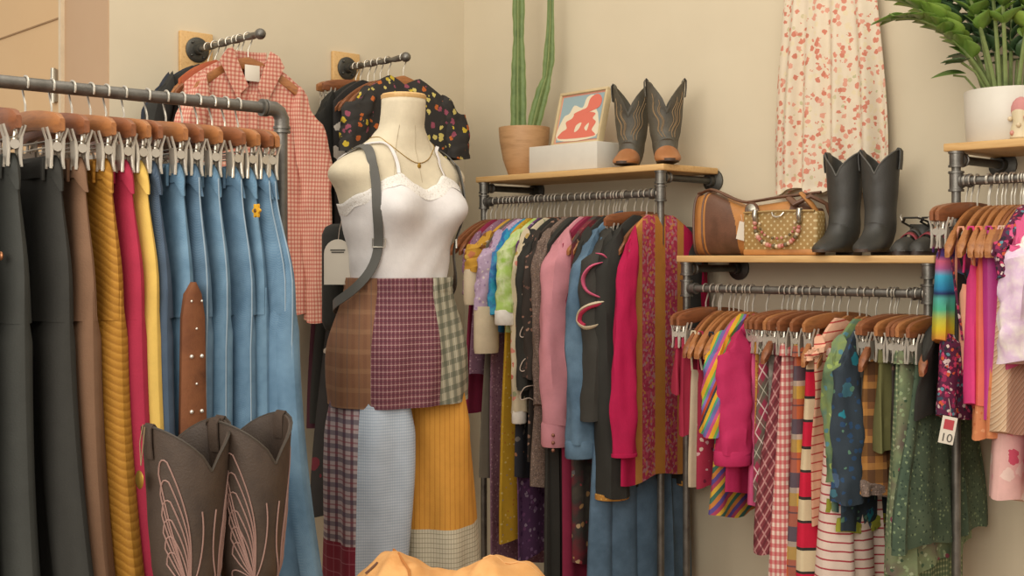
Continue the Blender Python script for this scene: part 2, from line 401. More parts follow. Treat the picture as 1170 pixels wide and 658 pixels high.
def place(name, label, loc, rz, group): return thing(name, label, cat_of(name), loc, rz, group)
def top_garment(name, label, loc, rz, mat, L, SL=0, w=.22, hem=None, sw=.055, sy=.028, out=.02, fwd=.0, yaw=0, thick=.014, fold=.005, ph=None, cuff=None, cuff_l=.05,
                group=None, collar=None, hemband=None, taper=.8, sleeve_mat=None, freq=7, dip=.03, both=True, wr=.006):
    """shirts, blouses, jackets, dresses on a contoured hanger"""
    ph = random.uniform(0, 6) if ph is None else ph; hem = hem or w*1.02
    g = place(name, label, loc, rz, group); mb = MB(); f = sh_top(w=w, dip=dip)
    shell(mb, lambda v: w*(1-.06*smoothstep(.05, .3, v))+(hem-w*.94)*smoothstep(.3, 1, v), f, lambda c: -L+.01*sin(5*c+ph), thick, fold, freq, ph, nx=21, nz=30, bow=.030, tth=.019)
    mb.build('bodice' if L > .85 and name == 'dress' else 'body', mat, g)
    if SL:
        zs = f(.97)
        for s in ((1, -1) if both else (1,)):
            mb = MB(); sleeve(mb, s*(w-.035), zs+.004, SL, sw, sy, out, fwd, yaw*s, ph+s, taper, sgn=s, wr=wr); mb.build('sleeve', sleeve_mat or mat, g)
            if cuff:
                mb = MB(); cx = s*(w-.023+out*1.5); rr = []
                for v in (0, .1, .9, 1):
                    k = taper*(1.05 if 0 < v < 1 else .98)
                    rr.append([(cx+sw*k*cos(a)*cos(yaw*s)-sy*k*sin(a)*sin(yaw*s), fwd+.024+sw*k*cos(a)*sin(yaw*s)+sy*k*sin(a)*cos(yaw*s), zs-SL+.012-cuff_l*v) for a in [2*PI*i/18 for i in range(18)]])
                mb.rings(rr); mb.build('cuff', cuff, g)
    if collar:
        mb = MB(); rs = []
        for i in range(13):
            a = PI*(i/12); x = -.066*cos(a); y = -.03+.045*sin(a); z = -.078-.012*abs(cos(a)); rs.append([(x, -y, z-.012), (x, -y-.004, z+.022), (x*1.12, -y+.006, z+.024), (x*1.25, -y+.01, z-.016)])
        mb.rings(rs); mb.build('collar', collar, g)
    if hemband:
        mb = MB(); shell(mb, lambda v: hem+.003, lambda c: -L+.035+.01*sin(5*c+ph), lambda c: -L-.004+.01*sin(5*c+ph), (thick if not callable(thick) else thick(1))+.003, fold, freq, ph+1.4, nz=3)
        mb.build('hem_trim', hemband, g)
    return g
def pants(name, label, loc, rz, mat, L=1.02, w=.175, hip=.215, legw=.105, hemw=.10, th=.034, group=None, wb=None, button=None, flare=0, ph=None, shiftx=0, stitch=None, pocket=None):
    ph = random.uniform(0, 6) if ph is None else ph; g = place(name, label, loc, rz, group); mb = MB(); zc = .30; zt = -.160
    shell(mb, lambda v: w+(hip-w)*smoothstep(0, .8, v), lambda c: zt-.004-.035*smoothstep(.84, 1, abs(c)), lambda c: zt-zc-.03, lambda v: th*(.35+.8*v), .004, 6, ph, nz=10)
    for s in (-1, 1):
        def wf(v, s=s):
            hh = legw+(hemw-legw)*smoothstep(0, .8, v)+flare*smoothstep(.5, 1, v); return hh
        shell(mb, wf, lambda c: zt-zc+.03, lambda c: zt-L, lambda v: th*(1.05-.15*v), .005, 5, ph+s, x0=s*(hip-legw)+s*shiftx*0, nz=16, sway=s*shiftx)
    mb.build('trouser_legs', mat, g)
    mb = MB(); shell(mb, lambda v: w+.003+.008*v, lambda c: zt+.002-.035*smoothstep(.84, 1, abs(c)), lambda c: zt-.042-.03*smoothstep(.84, 1, abs(c)), th*.5, .003, 6, ph, nz=4); mb.build('waistband', wb or mat, g)
    mb = MB(); mb.box((w-.045, -th*.5-.006, zt-.050), (w-.035, -th*.5+.001, zt-.004), 0, .002); mb.build('belt_loop', wb or mat, g)
    if button:
        mb = MB(); mb.ball((hip*.88, -th*1.02, zt-.20), .009, 10, 5, sq=(1, .5, 1)); mb.build('button', button, g)
    if stitch:
        mb = MB()
        pts = [(w+.006+(hip-w)*smoothstep(0, .8, v), -.004, zt-.03-(zc)*v) for v in [i/8 for i in range(9)]]
        pts += [(hip+shiftx*(k/10)**2+(hemw-legw)*smoothstep(0, .8, k/10)*1+flare*smoothstep(.5, 1, k/10)+.001, -.004, zt-.33-(L-.33)*k/10) for k in range(1, 11)]
        mb.tube(pts, .0016, 5); mb.build('side_seam', stitch, g)
    if pocket:
        mb = MB(); yy = -th*1.02
        for a, b in (((.06, -.25), (.17, -.235)), ((.06, -.25), (.065, -.37)), ((.17, -.235), (.175, -.36))):
            mb.tube([(a[0], yy-.002, a[1]), (b[0], yy-.004, b[1])], .0018, 5)
        mb.build('pocket_stitching', pocket, g)
    return g
def skirt(name, label, loc, rz, mat, L=.6, w=.17, hem=.24, th=.018, fold=.008, freq=9, group=None, wb=None, ph=None, hemband=None, top=-.155, step=0):
    ph = random.uniform(0, 6) if ph is None else ph; g = place(name, label, loc, rz, group); mb = MB()
    shell(mb, lambda v: w+(hem-w)*smoothstep(0, 1, v)**.9, lambda c: top, lambda c: top-L+.008*sin(6*c+ph)-step*c, lambda v: th*(.5+.6*v), fold, freq, ph, nx=25)
    mb.build('skirt_panel', mat, g)
    mb = MB(); shell(mb, lambda v: w+.004+.004*v, lambda c: top+.004, lambda c: top-.032, th*.6, .003, 6, ph, nz=3); mb.build('waistband', wb or mat, g)
    if hemband:
        mb = MB(); shell(mb, lambda v: hem+.003, lambda c: top-L+.04+.008*sin(6*c+ph)-step*c, lambda c: top-L-.004+.008*sin(6*c+ph)-step*c, th*1.12+.003, fold, freq, ph+1.4, nx=25, nz=3); mb.build('hem_trim', hemband, g)
    return g
def strap_garment(name, label, loc, rz, mat, L=.6, w=.13, hem=.18, drop=.24, strapx=.15, group=None, sm=None, th=.014, fold=.006, freq=7, x0=0, ph=None):
    """camisoles and strappy dresses: ribbons over the hanger, body below"""
    ph = random.uniform(0, 6) if ph is None else ph; g = place(name, label, loc, rz, group); mb = MB()
    shell(mb, lambda v: w+(hem-w)*v, lambda c: -drop-.03*(1-abs(c))*1-.01, lambda c: -L+.01*sin(6*c+ph), th, fold, freq, ph, x0=x0); mb.build('body', mat, g)
    for s in (-1, 1):
        x = s*strapx; z = arm_z(x)+.004; xb = x0+s*w*.8
        mb = MB(); mb.tube([(xb, th+.001, -drop-.03), (x, .012, z-.02), (x, .006, z), (x, -.006, z), (x, -.012, z-.02), (xb, -th, -drop-.03)], .0035, 6); mb.build('shoulder_strap', sm or mat, g)
    return g

# ------------------------------------------------------------------ fabrics
berry = plain('berry_cotton', '8e2c48'); crimson = plain('crimson_cotton', 'b31a4a'); redm = plain('red_twill', 'a52d45'); magenta = plain('magenta_jersey', 'b92c5b', .8)
taupe = plain('taupe_twill', '6d665a'); dark = plain('charcoal_cotton', '3f3d38'); seam_d = plain('faded_denim_seam', '93a5b2'); blackc = plain('black_cotton', '34332f'); blacks = plain('black_twill', '3b3c38', .8)
pinkc = plain('dusty_pink_cotton', 'd5919a'); cream = plain('cream_cotton', 'd3c3a5'); lilac = spots('lilac_floral', 'b79fb8', [(70, .3, ['c9b6cc', '9c83a3', 'd8c8c0'], 1)])
mauve = spots('mauve_print', '8f6a7e', [(90, .3, ['b08f9f', '6f4a62', 'c2a0a8'], 1)]); mustard = spots('mustard_print', 'c39a2c', [(60, .22, ['d9c27a', 'b9792e', 'd8b652', 'a38f7a'], 1)])
mustflo = spots('mustard_floral', 'c7973a', [(28, .34, ['caa24a', '8a5a30', 'd8c3a0', 'c27a52'], 1)]); teal = mottle('teal_sheen', ['1f7fa0', '2b9bbb', '2e63a8', '1aa0ae'], 18, .5)
lime = mottle('lime_print', ['9fbf5a', 'a9c56a', 'c8d3a0', '8fb14c'], 14, .7); purple = spots('purple_print', '6d4a72', [(50, .36, ['a07aa8', 'b9a4bb', '54335c', '8e5a8a'], 1)])
dfloral = spots('dark_floral', '34343a', [(26, .26, ['b9a889', 'c8b0a0', '77706a', 'a3704f'], 1)]); creamflo = spots('cream_floral', 'd2c3a4', [(24, .3, ['c66a5a', 'b59a5a', 'd88a7a', '9aa07a'], 1)])
bdot = spots('brown_dot', '3c3530', [(42, .26, ['8f6a5a', 'a5806c', '6a4f45'], .6)]); tweed = spots('brown_tweed', '75645a', [(190, .4, ['9a857a', '5d4c45', '87705f'], 1)])
patchflo = spots('patchwork_floral', ['3a2f30', '7a3038', '45403c', '5b5348'], [(30, .25, ['b58a5a', 'a8454a', 'c9a980', '6a6a6a'], 1)])
den1 = denim('denim_mid', '43617a', '5f7d94'); den2 = denim('denim_light', '4f7590', '7394ab'); den3 = denim('denim_navy', '2c3c50', '3a4c63'); den4 = denim('denim_soft', '4a6e8a', '6b8ca4'); den5 = denim('denim_slate', '3f5a70', '557088')
brownt = plain('brown_twill', '7a5c46'); yellowt = plain('yellow_cord', 'd8b45e')
k = NM('ochre_ribbed_corduroy', .75); u, v = k.uv(-24, .004, .35); f = k.math('FRACT', k.math('DIVIDE', v, .0145)); c_ = k.ramp(f, [(0, '94641f'), (.5, 'a87628'), (.8, 'b58234'), (1, '986820')]); ochre = k.out(c_, .3)
def indian(k, u, c):
    n = k.N.new('ShaderNodeTexVoronoi'); n.inputs['Scale'].default_value = 105; k.link(k.co, n.inputs['Vector']); sp = k.N.new('ShaderNodeSeparateColor'); k.link(n.outputs['Color'], sp.inputs[0])
    fl = k.ramp(sp.outputs[0], [(0, 'a5354f'), (.4, 'b84a60'), (.68, 'b07a80'), (.86, 'bd7f4c'), (1, '7f3a55')], 'CONSTANT')
    m = k.math('MULTIPLY', k.math('GREATER_THAN', u, .03), k.math('LESS_THAN', u, .10)); return k.mix(m, c, fl)
ethnic = stripes('crimson_jacket_with_bands', 0, [(0, 'b57a35'), (.03, 'a5354f'), (.10, 'b98040'), (.14, 'b31a4a')], absx=True, extra=indian)
for n_ in ethnic.node_tree.nodes:       # the bands follow the width of the front only
    pass
ochretrim = spots('ochre_embroidery', 'b5803a', [(110, .3, ['8f4a35', 'cfa860'], 1)])
multi = stripes('multicolour_diagonal_stripe', .115, [(0, 'd8a52c'), (.16, 'c4507a'), (.28, '6f66a0'), (.42, '4f9a78'), (.5, 'd8a52c'), (.62, '38424a'), (.7, 'b8452f'), (.8, '7f6fb0'), (.9, '6aa85a')], angle=38, warp=.01)
multi2 = stripes('multicolour_zigzag', .07, [(0, '5a4a8a'), (.2, 'c07a3a'), (.4, '3f6a5a'), (.6, 'd0a53c'), (.8, 'a5405a')], angle=60, warp=.02)
redprint = spots('red_floral_print', 'a02c44', [(40, .25, ['d3b8a8', 'c8a0a0', '6f2035'], 1)]); 
tartan_diag = plaid('red_green_diagonal_tartan', '97354c', [('u', .0, .42, '5a5f50', .75), ('v', .0, .42, '5a5f50', .6), ('u', .68, .74, 'e0c8c0', .8), ('v', .68, .74, 'e0c8c0', .8), ('u', .19, .23, 'c9c4b0', .7), ('v', .19, .23, 'c9c4b0', .7)], .085, 38)
greymot = mottle('grey_black_print', ['3a3834', '6a665e', '8f8a80', '35332f'], 16); 
lattice = plaid('maroon_lattice_print', '7d3a40', [('u', 0, .17, 'bd8a86', .85), ('v', 0, .17, 'bd8a86', .85), ('u', .45, .70, '5e2a30', .7)], .036, 45, .004)
ging_red = gingham('red_white_gingham', 'e2c8b8', 'b8303e', .024, .62)
ging_shirt = plaid('red_cream_small_check', 'dcb39b', [('u', 0, .45, 'b1433a', .55), ('v', 0, .45, 'b1433a', .55)], .0145, 0, .0015)
plaid_multi = plaid('orange_yellow_navy_plaid', 'c2643e', [('v', .0, .24, 'd0aa45', .85), ('v', .24, .34, 'c9c3ae', .75), ('v', .34, .62, '3d4656', .85), ('u', .0, .3, '4a4f5a', .4), ('u', .5, .56, '3a3e4a', .6), ('v', .86, .89, '3a3e4a', .7)], .155, 0)
blocks = stripes('red_cream_black_blocks', .145, [(0, 'c8203e'), (.42, '35322f'), (.47, 'd5c39f'), (.88, '35322f'), (.94, 'c8203e')], angle=90)
peachstripe = stripes('peach_red_pinstripe', .026, [(0, 'dfae90'), (.84, 'b5453f')], angle=86, warp=.006)
whitestripe = stripes('white_red_wavy_stripe', .026, [(0, 'dcc7b8'), (.82, 'a83f48')], angle=92, warp=.01)
greenflo = spots('green_teal_floral', ['4a6656', '7f8f58', '3f6a78'], [(32, .25, ['8fa05a', '55808a', 'a8b070'], 1)]); limeflo = spots('lime_floral', 'a0a03a', [(40, .28, ['c0bc5a', '6f7a35'], 1)])
navyteal = spots('navy_teal_flower', '353f48', [(17, .32, ['2a7f90', '3a4c5c', '3f6a78', '4a5f7a'], 1), (36, .27, ['5a7f6a', '2f4a6a'], 1)])
patchbrown = plaid('brown_orange_patchwork', '7d5334', [('u', 0, .5, 'b9803f', .7), ('v', 0, .5, '4f3826', .65), ('v', .5, .75, 'c08a4a', .5)], .075, 0)
olive = plain('olive_cotton', '6a6840'); greenchk = plaid('green_woven_check', 'a3a880', [('u', .0, .6, '4a5f45', .7), ('v', .0, .6, '4a5f45', .7)], .015, 0)
greenflo2 = spots('sage_floral', ['566850', '7a8562', '6a5a52'], [(60, .3, ['90a078', '465a44', 'a0a888'], 1), (17, .16, ['8a4550', '7a3a50'], 1)]); greenflo3 = spots('dark_green_floral', ['3f5040', '566550'], [(85, .28, ['7a8a68', '334236'], 1)])
serape = stripes('serape_stripe', .5, [(.14, 'c8803a'), (.20, 'cdb62a'), (.25, 'b5b84a'), (.30, '4fae88'), (.36, '52a89c'), (.385, '2a2a5a'), (.41, '2b7aa5'), (.48, '3fa5c4'), (.52, 'a85a8a'), (.56, 'c8607a'), (.59, '4a3a78'), (.62, '5a3f7c'), (.65, 'c02a70'), (.70, 'cf3068'), (.74, 'd9793a'), (.79, 'd9b52a')], angle=90, interp='LINEAR')
confetti = spots('confetti_floral', '5a2440', [(75, .45, ['c2456a', '8f2a4f', '2f2a35', 'c9b5b0', '3a4a58', 'b83a5a'], 1), (60, .27, ['d8c8bc', '5f8f9a', 'c85a3a', '2f2a35'], 1)])
peach = plain('peach_knit', 'e0a184'); hotpink = plain('hot_pink_jersey', 'd8407c', .75); coral = plain('coral_satin', 'd9604c', .55); orchid = plain('orchid_satin', 'b83384', .55); orangelace = spots('orange_lace', 'cf8458', [(60, .3, ['dda076', 'c06a42', 'd8905f'], 1)])
braid = stripes('cream_chevron_knit', .012, [(0, 'cfae8c'), (.5, 'dabf9f'), (.82, 'ad8a6c')], angle=55, absx=True); pinkgown = spots('pink_white_print', 'dcb0a8', [(16, .34, ['c8566a', 'd98a94', 'e3c9bd'], 1)])
ruffle_m = mottle('lavender_white_ruffle', ['e0d4cf', 'd0b4cc', 'e6dcd2', 'c69ac4'], 9, .9); rosepink = plain('rose_cotton', 'd25a84'); palelilac = plain('pale_lilac_satin', 'c4b3c4', .5)
blackflo = spots('black_yellow_floral', '35322f', [(34, .36, ['c2a838', 'b8622f', '3a3632', 'c8b86a', '8f4a5a'], 1)]); blackwhiteflo = spots('black_white_flowers', '34312f', [(11, .30, ['d2c8ba', '6a2a33', '34312f', 'c4b8a8', '34312f'], 1)])
maroon = plain('maroon_velvet', '4f2a35'); navyc = plain('navy_cotton', '2f333c'); rust = plain('rust_cotton', 'b25f3a'); terracotta = plain('terracotta_knit', 'a8563a')
floral_skirt_m = spots('cream_rose_floral', 'd9cab2', [(30, .20, ['b9b48e', 'c4b894', 'd9c9a8'], 1), (46, .40, ['cd8670', 'd49a84', 'd9c9a8', 'c67c66'], 1)], fuzz=.05)
whitelace = mottle('white_lace', ['d9d2c6', 'e4ded4'], 60)

# ------------------------------------------------------------------ upper left rack: garments, from the corner to the right
RZ = -PI/2
def row(specs, T, zr, group, hgroup, near=.52):
    out = {}
    for (px, kind, fn, name, label, mat, yb, kw) in specs:
        x = wx(px, near); zz_b = zz(yb, x, -near); L = zr-zz_b
        kw = dict(kw); ys = kw.pop('ys', None); hl = kw.pop('hl', None); jit = kw.pop('rot', random.uniform(-3, 3)); nohang = kw.pop('nohang', False); dx = kw.pop('dx', 0)
        if ys: kw['SL'] = zr-zz(ys, x, -near)-.19
        if fn in (skirt, pants): L -= .155
        loc = (x+dx, -T, zr); rz = RZ+R(jit)
        hang_hanger(kind, loc, rz, hl or ('wooden hanger holding the '+' '.join(label.split()[:9]) if fn else label), hgroup)
        if fn: out[label] = (fn(name, label, loc, rz, mat, L, group=group, **kw), kw)
    return out
S, K, P, T_ = top_garment, skirt, pants, strap_garment
R1 = [
 (529, 's', S, 'dress', 'berry red long dress at the corner end of the upper left rail', berry, 470, dict(fold=.006)),
 (533, 's', None, 0, 'bare wooden hanger crowded at the corner end of the upper left rail', 0, 400, {}),
 (537, 's', S, 'blouse', 'mauve patterned blouse between the berry dress and the mustard blouse', mauve, 430, dict(ys=345, sw=.04)),
 (541, 's', None, 0, 'bare wooden hanger crowded at the corner end of the upper left rail', 0, 400, {}),
 (547, 's', S, 'blouse', 'mustard floral blouse with cream cuffed elbow sleeves near the corner', mustflo, 375, dict(ys=318, sw=.055, sy=.035, out=.03, cuff=cream, cuff_l=.13, taper=.95)),
 (551, 's', S, 'dress', 'plain taupe long dress hanging below the cream tops', taupe, 548, dict(hem=.235)),
 (555, 's', S, 'dress', 'dusky mauve print long dress beside the taupe one', mauve, 655, dict(hem=.205)),
 (558, 's', S, 'tunic', 'cream tunic with lilac floral shoulders left of the teal shirt', lilac, 384, dict(ys=360, sw=.05, sy=.03, out=.035, cuff=cream, cuff_l=.17, taper=1.05, hem=.24)),
 (565, 's', S, 'shirt', 'shiny teal blue shirt with sleeves', teal, 378, dict(ys=368, sw=.045, sy=.03, out=.018)),
 (569, 's', S, 'dress', 'long mustard yellow printed dress with straight hem', mustard, 618, dict(hem=.225, thick=.03)),
 (576, 's', S, 'blouse', 'lime green printed blouse with white gathered trim', lime, 382, dict(ys=364, sw=.058, sy=.036, out=.012, cuff=whitelace, cuff_l=.055, taper=1.1)),
 (580, 's', S, 'dress', 'long purple print dress right of the mustard dress', purple, 640, dict(hem=.195)),
 (584, 's', S, 'tunic', 'dark navy tunic with pale flowers ending below the cream blouse', dfloral, 545, dict(hem=.225)),
 (588, 's', S, 'blouse', 'cream floral blouse with narrow sleeves ending in white cuffs', creamflo, 470, dict(ys=478, sw=.035, sy=.028, out=.01, cuff=whitelace, cuff_l=.05)),
 (596, 's', S, 'blouse', 'black blouse with pale embroidered looping cord', blackc, 455, dict(ys=452, sw=.05, sy=.035, out=.01)),
 (603, 's', S, 'tunic', 'dark brown tunic with rows of rosy dots', bdot, 530, dict(ys=440, sw=.045, sy=.03, out=.012)),
 (611, 's', S, 'dress', 'brown speckled tweed dress next to the pink blouse', tweed, 556, dict(ys=470, sw=.045, sy=.03, out=.01, hem=.255, thick=.035)),
 (618, 's', S, 'dress', 'plain black long dress with hem hidden behind the table', dark, 665, dict(hem=.22, thick=.03)),
 (622, 'l', S, 'dress', 'charcoal pleated long dress beside the pink blouse', blackc, 668, dict(hem=.20, fold=.01, freq=12, thick=.04)),
 (628, 'l', S, 'blouse', 'dusty pink blouse with long sleeve and three button cuff', pinkc, 470, dict(ys=492, sw=.060, sy=.05, out=.015, yaw=-.5, taper=.82, cuff=pinkc, cuff_l=.085, ph=1)),
 (636, 'l', S, 'dress', 'slim crimson long dress seen under the pink cuff', berry, 672, dict(hem=.20, thick=.03)),
 (640, 'l', None, 0, 'bare wooden hanger just right of the pink blouse', 0, 400, {}),
 (646, 'l', S, 'dress', 'patchwork floral dark dress between crimson dress and denim', patchflo, 645, dict(hem=.195, thick=.035)),
 (652, 'l', None, 0, 'bare wooden hanger left of the denim jacket shoulder', 0, 400, {}),
 (655, 's', S, 'blouse', 'plain black blouse between pink blouse and denim jacket', blackc, 500, dict(ys=500, sw=.04)),
 (664, 's', S, 'jacket', 'faded blue denim jacket with raised collar and long sleeve', den1, 470, dict(ys=512, sw=.060, sy=.042, out=.035, yaw=-.35, taper=.9, cuff=den1, cuff_l=.06, collar=den1)),
 (676, 's', S, 'jacket', 'black jacket with pink paisley embroidery on the sleeve', dark, 480, dict(ys=486, sw=.07, sy=.06, out=.018, yaw=-.5, taper=.9)),
 (684, 'c', K, 'skirt', 'long faded denim skirt hanging under the crimson jacket', den5, 690, dict(hem=.26, w=.20, th=.05)),
 (690, 's', S, 'blouse', 'sheer black long blouse with gathered end below the jackets', blackc, 560, dict(ys=575, sw=.075, sy=.06, out=.0, yaw=-.4, taper=.75, cuff=ochretrim, cuff_l=.02)),
 (704, 's', S, 'jacket', 'crimson jacket with ochre and rose woven bands', ethnic, 552, dict(ys=528, sw=.036, sy=.022, out=.020, yaw=-.5, taper=1.2, sleeve_mat=crimson, hem=.235, rot=4, thick=.02, fold=.003, cuff=crimson, cuff_l=.012)),
]
G1 = row(R1, .30, ZR1, 'clothes on the upper left rail', 'hangers on the upper left rail')
for i, x in enumerate([.475, .50, .527, .56, 1.17, 1.20, 1.33]):
    hang_hanger('s', (x, -.30, ZR1), RZ+R(random.uniform(-3, 3)), 'wooden hanger packed between others on the upper left rail', 'spare hangers on the upper left rail')

def sleeve_pt(kw, a, z, off=.002, w=.22):
    tp = kw.get('taper', .8); k = 1-(1-tp)*.5; o = kw.get('out', .02); sw, sy, yw = kw['sw'], kw['sy'], kw.get('yaw', 0)
    lx, ly = (sw*k+off)*cos(R(a)), (sy+off)*sin(R(a))
    return Vector((w-.023+o*1.25+lx*cos(yw)-ly*sin(yw), .024+lx*sin(yw)+ly*cos(yw), z))
pk = plain('pink_embroidery', 'd0607f', .8); pk2 = plain('red_embroidery', 'b83450', .8)
def emb(g, kw, pts, r, m, name='embroidery', fl=.35):
    n = len(pts); rr = r if isinstance(r, list) else [r]*n; P_, Q_ = [], []
    for i in range((n-1)*5+1):
        q = min(int(i/5), n-2); t = i/5-q; g4 = [Vector((*pts[max(0, min(n-1, q+j))], rr[max(0, min(n-1, q+j))])) for j in (-1, 0, 1, 2)]; a, b, c_, d_ = g4
        p = .5*((2*b)+(-a+c_)*t+(2*a-5*b+4*c_-d_)*t*t+(-a+3*b-3*c_+d_)*t**3); P_.append((p.x, p.y)); Q_.append(max(.001, p.z))
    pts, r = P_, Q_
    MB().tube([sleeve_pt(kw, a, z) for a, z in pts], r, 10, flat=fl).build(name, m, g)
g_, kw_ = G1['black jacket with pink paisley embroidery on the sleeve']
emb(g_, kw_, [(80, -.235), (45, -.25), (20, -.29), (35, -.33), (85, -.355)], [.004, .014, .019, .015, .005], pk)
emb(g_, kw_, [(110, -.36), (75, -.365), (35, -.378), (5, -.40), (-5, -.435), (30, -.452), (70, -.44)], [.004, .013, .014, .018, .018, .012, .005], cream)
emb(g_, kw_, [(105, -.364), (75, -.370), (37, -.385), (10, -.406), (2, -.432), (28, -.444)], [.004, .010, .010, .013, .013, .008], pk2, fl=.75)
emb(g_, kw_, [(60, -.205), (80, -.21), (95, -.225)], [.003, .010, .003], pk)
g_, kw_ = G1['black blouse with pale embroidered looping cord']
for z0 in (-.30, -.42, -.54, -.64):
    emb(g_, kw_, [(60+45*sin(q*.9), z0-.012*q+.012*cos(q*1.7)) for q in range(9)], .0018, thread_m, 'cord_loop', 1)
g_, kw_ = G1['dusty pink blouse with long sleeve and three button cuff']
for q in range(3):
    p = sleeve_pt(kw_, 62, -.19-kw_['SL']-.005-.026*q, .003); MB().ball(p, .0065, 8, 5).build('button', plain('copper_button', 'a5705a', .4, .4, 0), g_)

# lower middle rack
R2 = [
 (758, 'c', K, 'skirt', 'crimson red skirt clipped at the far left of the middle rail', redm, 452, dict(w=.16, hem=.175, th=.03)),
 (766, 'c', K, 'skirt', 'crimson red layered skirt second from the left end of the middle rail', redm, 492, dict(w=.16, hem=.165, th=.03, step=.03)),
 (775, 'l', T_, 'camisole', 'beige camisole beside the crimson skirts', cream, 556, dict(w=.16, hem=.17, th=.02)),
 (785, 'l', T_, 'dress', 'dark red dress with pale floral print on bare hangers', redprint, 560, dict(w=.16, hem=.165, th=.025)),
 (790, 'l', None, 0, 'light wooden hanger leaning over the red print dress', 0, 400, {}),
 (796, 'l', T_, 'camisole', 'navy and plum camisole next to the red print dress', navyc, 470, dict(w=.15)),
 (803, 'l', None, 0, 'light wooden hanger left of the striped blouse shoulder', 0, 400, {}),
 (806, 'l', T_, 'dress', 'zigzag multicolour dress hanging below the striped blouse', multi2, 592, dict(w=.15, hem=.21, th=.04, drop=.34)),
 (812, 'l', S, 'blouse', 'multicolour diagonal striped blouse with wide sleeve', multi, 480, dict(ys=506, sw=.05, sy=.04, out=.01, yaw=-.3, taper=1.15)),
 (828, 'l', S, 'sweater', 'magenta sweater with smooth long sleeve and ribbed cuff', magenta, 566, dict(ys=530, sw=.056, sy=.036, out=.006, yaw=-.6, taper=1.0, cuff=magenta, cuff_l=.045, w=.212)),
 (846, 'c', K, 'skirt', 'rose pink skirt ending just below the magenta cuff', rosepink, 582, dict(w=.155, hem=.16, th=.03)),
 (852, 'c', K, 'skirt', 'rust and gold brocade skirt, a thin strip beside the tartan', ochretrim, 510, dict(w=.16, hem=.17)),
 (858, 'c', K, 'skirt', 'red and green diagonal tartan skirt on clips', tartan_diag, 560, dict(w=.165, hem=.185, th=.032, step=.05)),
 (866, 'd', K, 'skirt', 'grey and black print skirt behind the maroon lattice skirt', greymot, 585, dict(w=.16, hem=.17, th=.03)),
 (873, 'c', K, 'skirt', 'long maroon skirt with rosy lattice print', lattice, 636, dict(w=.15, hem=.235, th=.05)),
 (881, 'c', K, 'skirt', 'long red and white gingham skirt', ging_red, 690, dict(w=.165, hem=.225, th=.045)),
 (894, 'c', K, 'skirt', 'long orange, yellow and navy plaid skirt', plaid_multi, 700, dict(w=.165, hem=.20, th=.045)),
 (912, 'd', K, 'skirt', 'long skirt of red, cream and black blocks', blocks, 700, dict(w=.165, hem=.20, th=.045)),
 (922, 'l', S, 'blouse', 'peach blouse with thin red stripes and white shoulder', peachstripe, 600, dict(ys=420, sw=.018, sy=.016, hem=.2)),
 (936, 'l', K, 'skirt', 'long white skirt with wavy red stripes at the bottom of the middle rail', whitestripe, 700, dict(w=.17, hem=.215, th=.07)),
 (944, 'l', S, 'shirt', 'green and teal floral shirt with lime yellow edge', greenflo, 585, dict(ys=560, sw=.04, sy=.03, out=.0, hem=.205, hemband=limeflo)),
 (955, 'l', S, 'shirt', 'dark navy shirt with turquoise flowers and lime hem', navyteal, 612, dict(ys=585, sw=.044, sy=.03, out=-.004, yaw=-.4, taper=1.15, hem=.2, hemband=limeflo)),
 (971, 'c', P, 'trousers', 'slim dark trousers between the navy shirt and patchwork skirt', dark, 560, dict(w=.16, hip=.17, legw=.09, hemw=.08)),
 (979, 'c', K, 'skirt', 'brown and orange patchwork skirt on clips', patchbrown, 570, dict(w=.16, hem=.185, th=.035, hemband=tweed)),
 (994, 'd', K, 'skirt', 'plain olive skirt right of the brown patchwork', olive, 520, dict(w=.165, hem=.18, th=.03)),
 (1003, 'c', K, 'skirt', 'brown and black printed skirt behind the olive one', bdot, 575, dict(w=.16, hem=.16)),
 (1012, 'c', K, 'skirt', 'green woven check skirt with long straight fall', greenchk, 700, dict(w=.165, hem=.205, th=.035)),
 (1016, 'd', K, 'skirt', 'sage green floral skirt with burgundy pattern at knee height', greenflo2, 650, dict(w=.165, hem=.21, th=.05, step=.02)),
 (1031, 'c', K, 'skirt', 'wide dark green floral skirt beside the rack post', greenflo3, 628, dict(w=.14, hem=.27, th=.032, rot=-1)),
 (1036, 's', S, 'jacket', 'plain black jacket at the right end of the middle rail', blackc, 480, dict(w=.2)),
]
row(R2, .30, ZR2, 'clothes on the middle rail', 'hangers on the middle rail')
for i, x in enumerate([1.60, 1.68, 1.90, 2.02, 2.22]):
    hang_hanger('l' if i % 2 else 's', (x, -.30, ZR2), RZ+R(random.uniform(-4, 4)), 'wooden hanger packed between others on the middle rail', 'spare hangers on the middle rail')

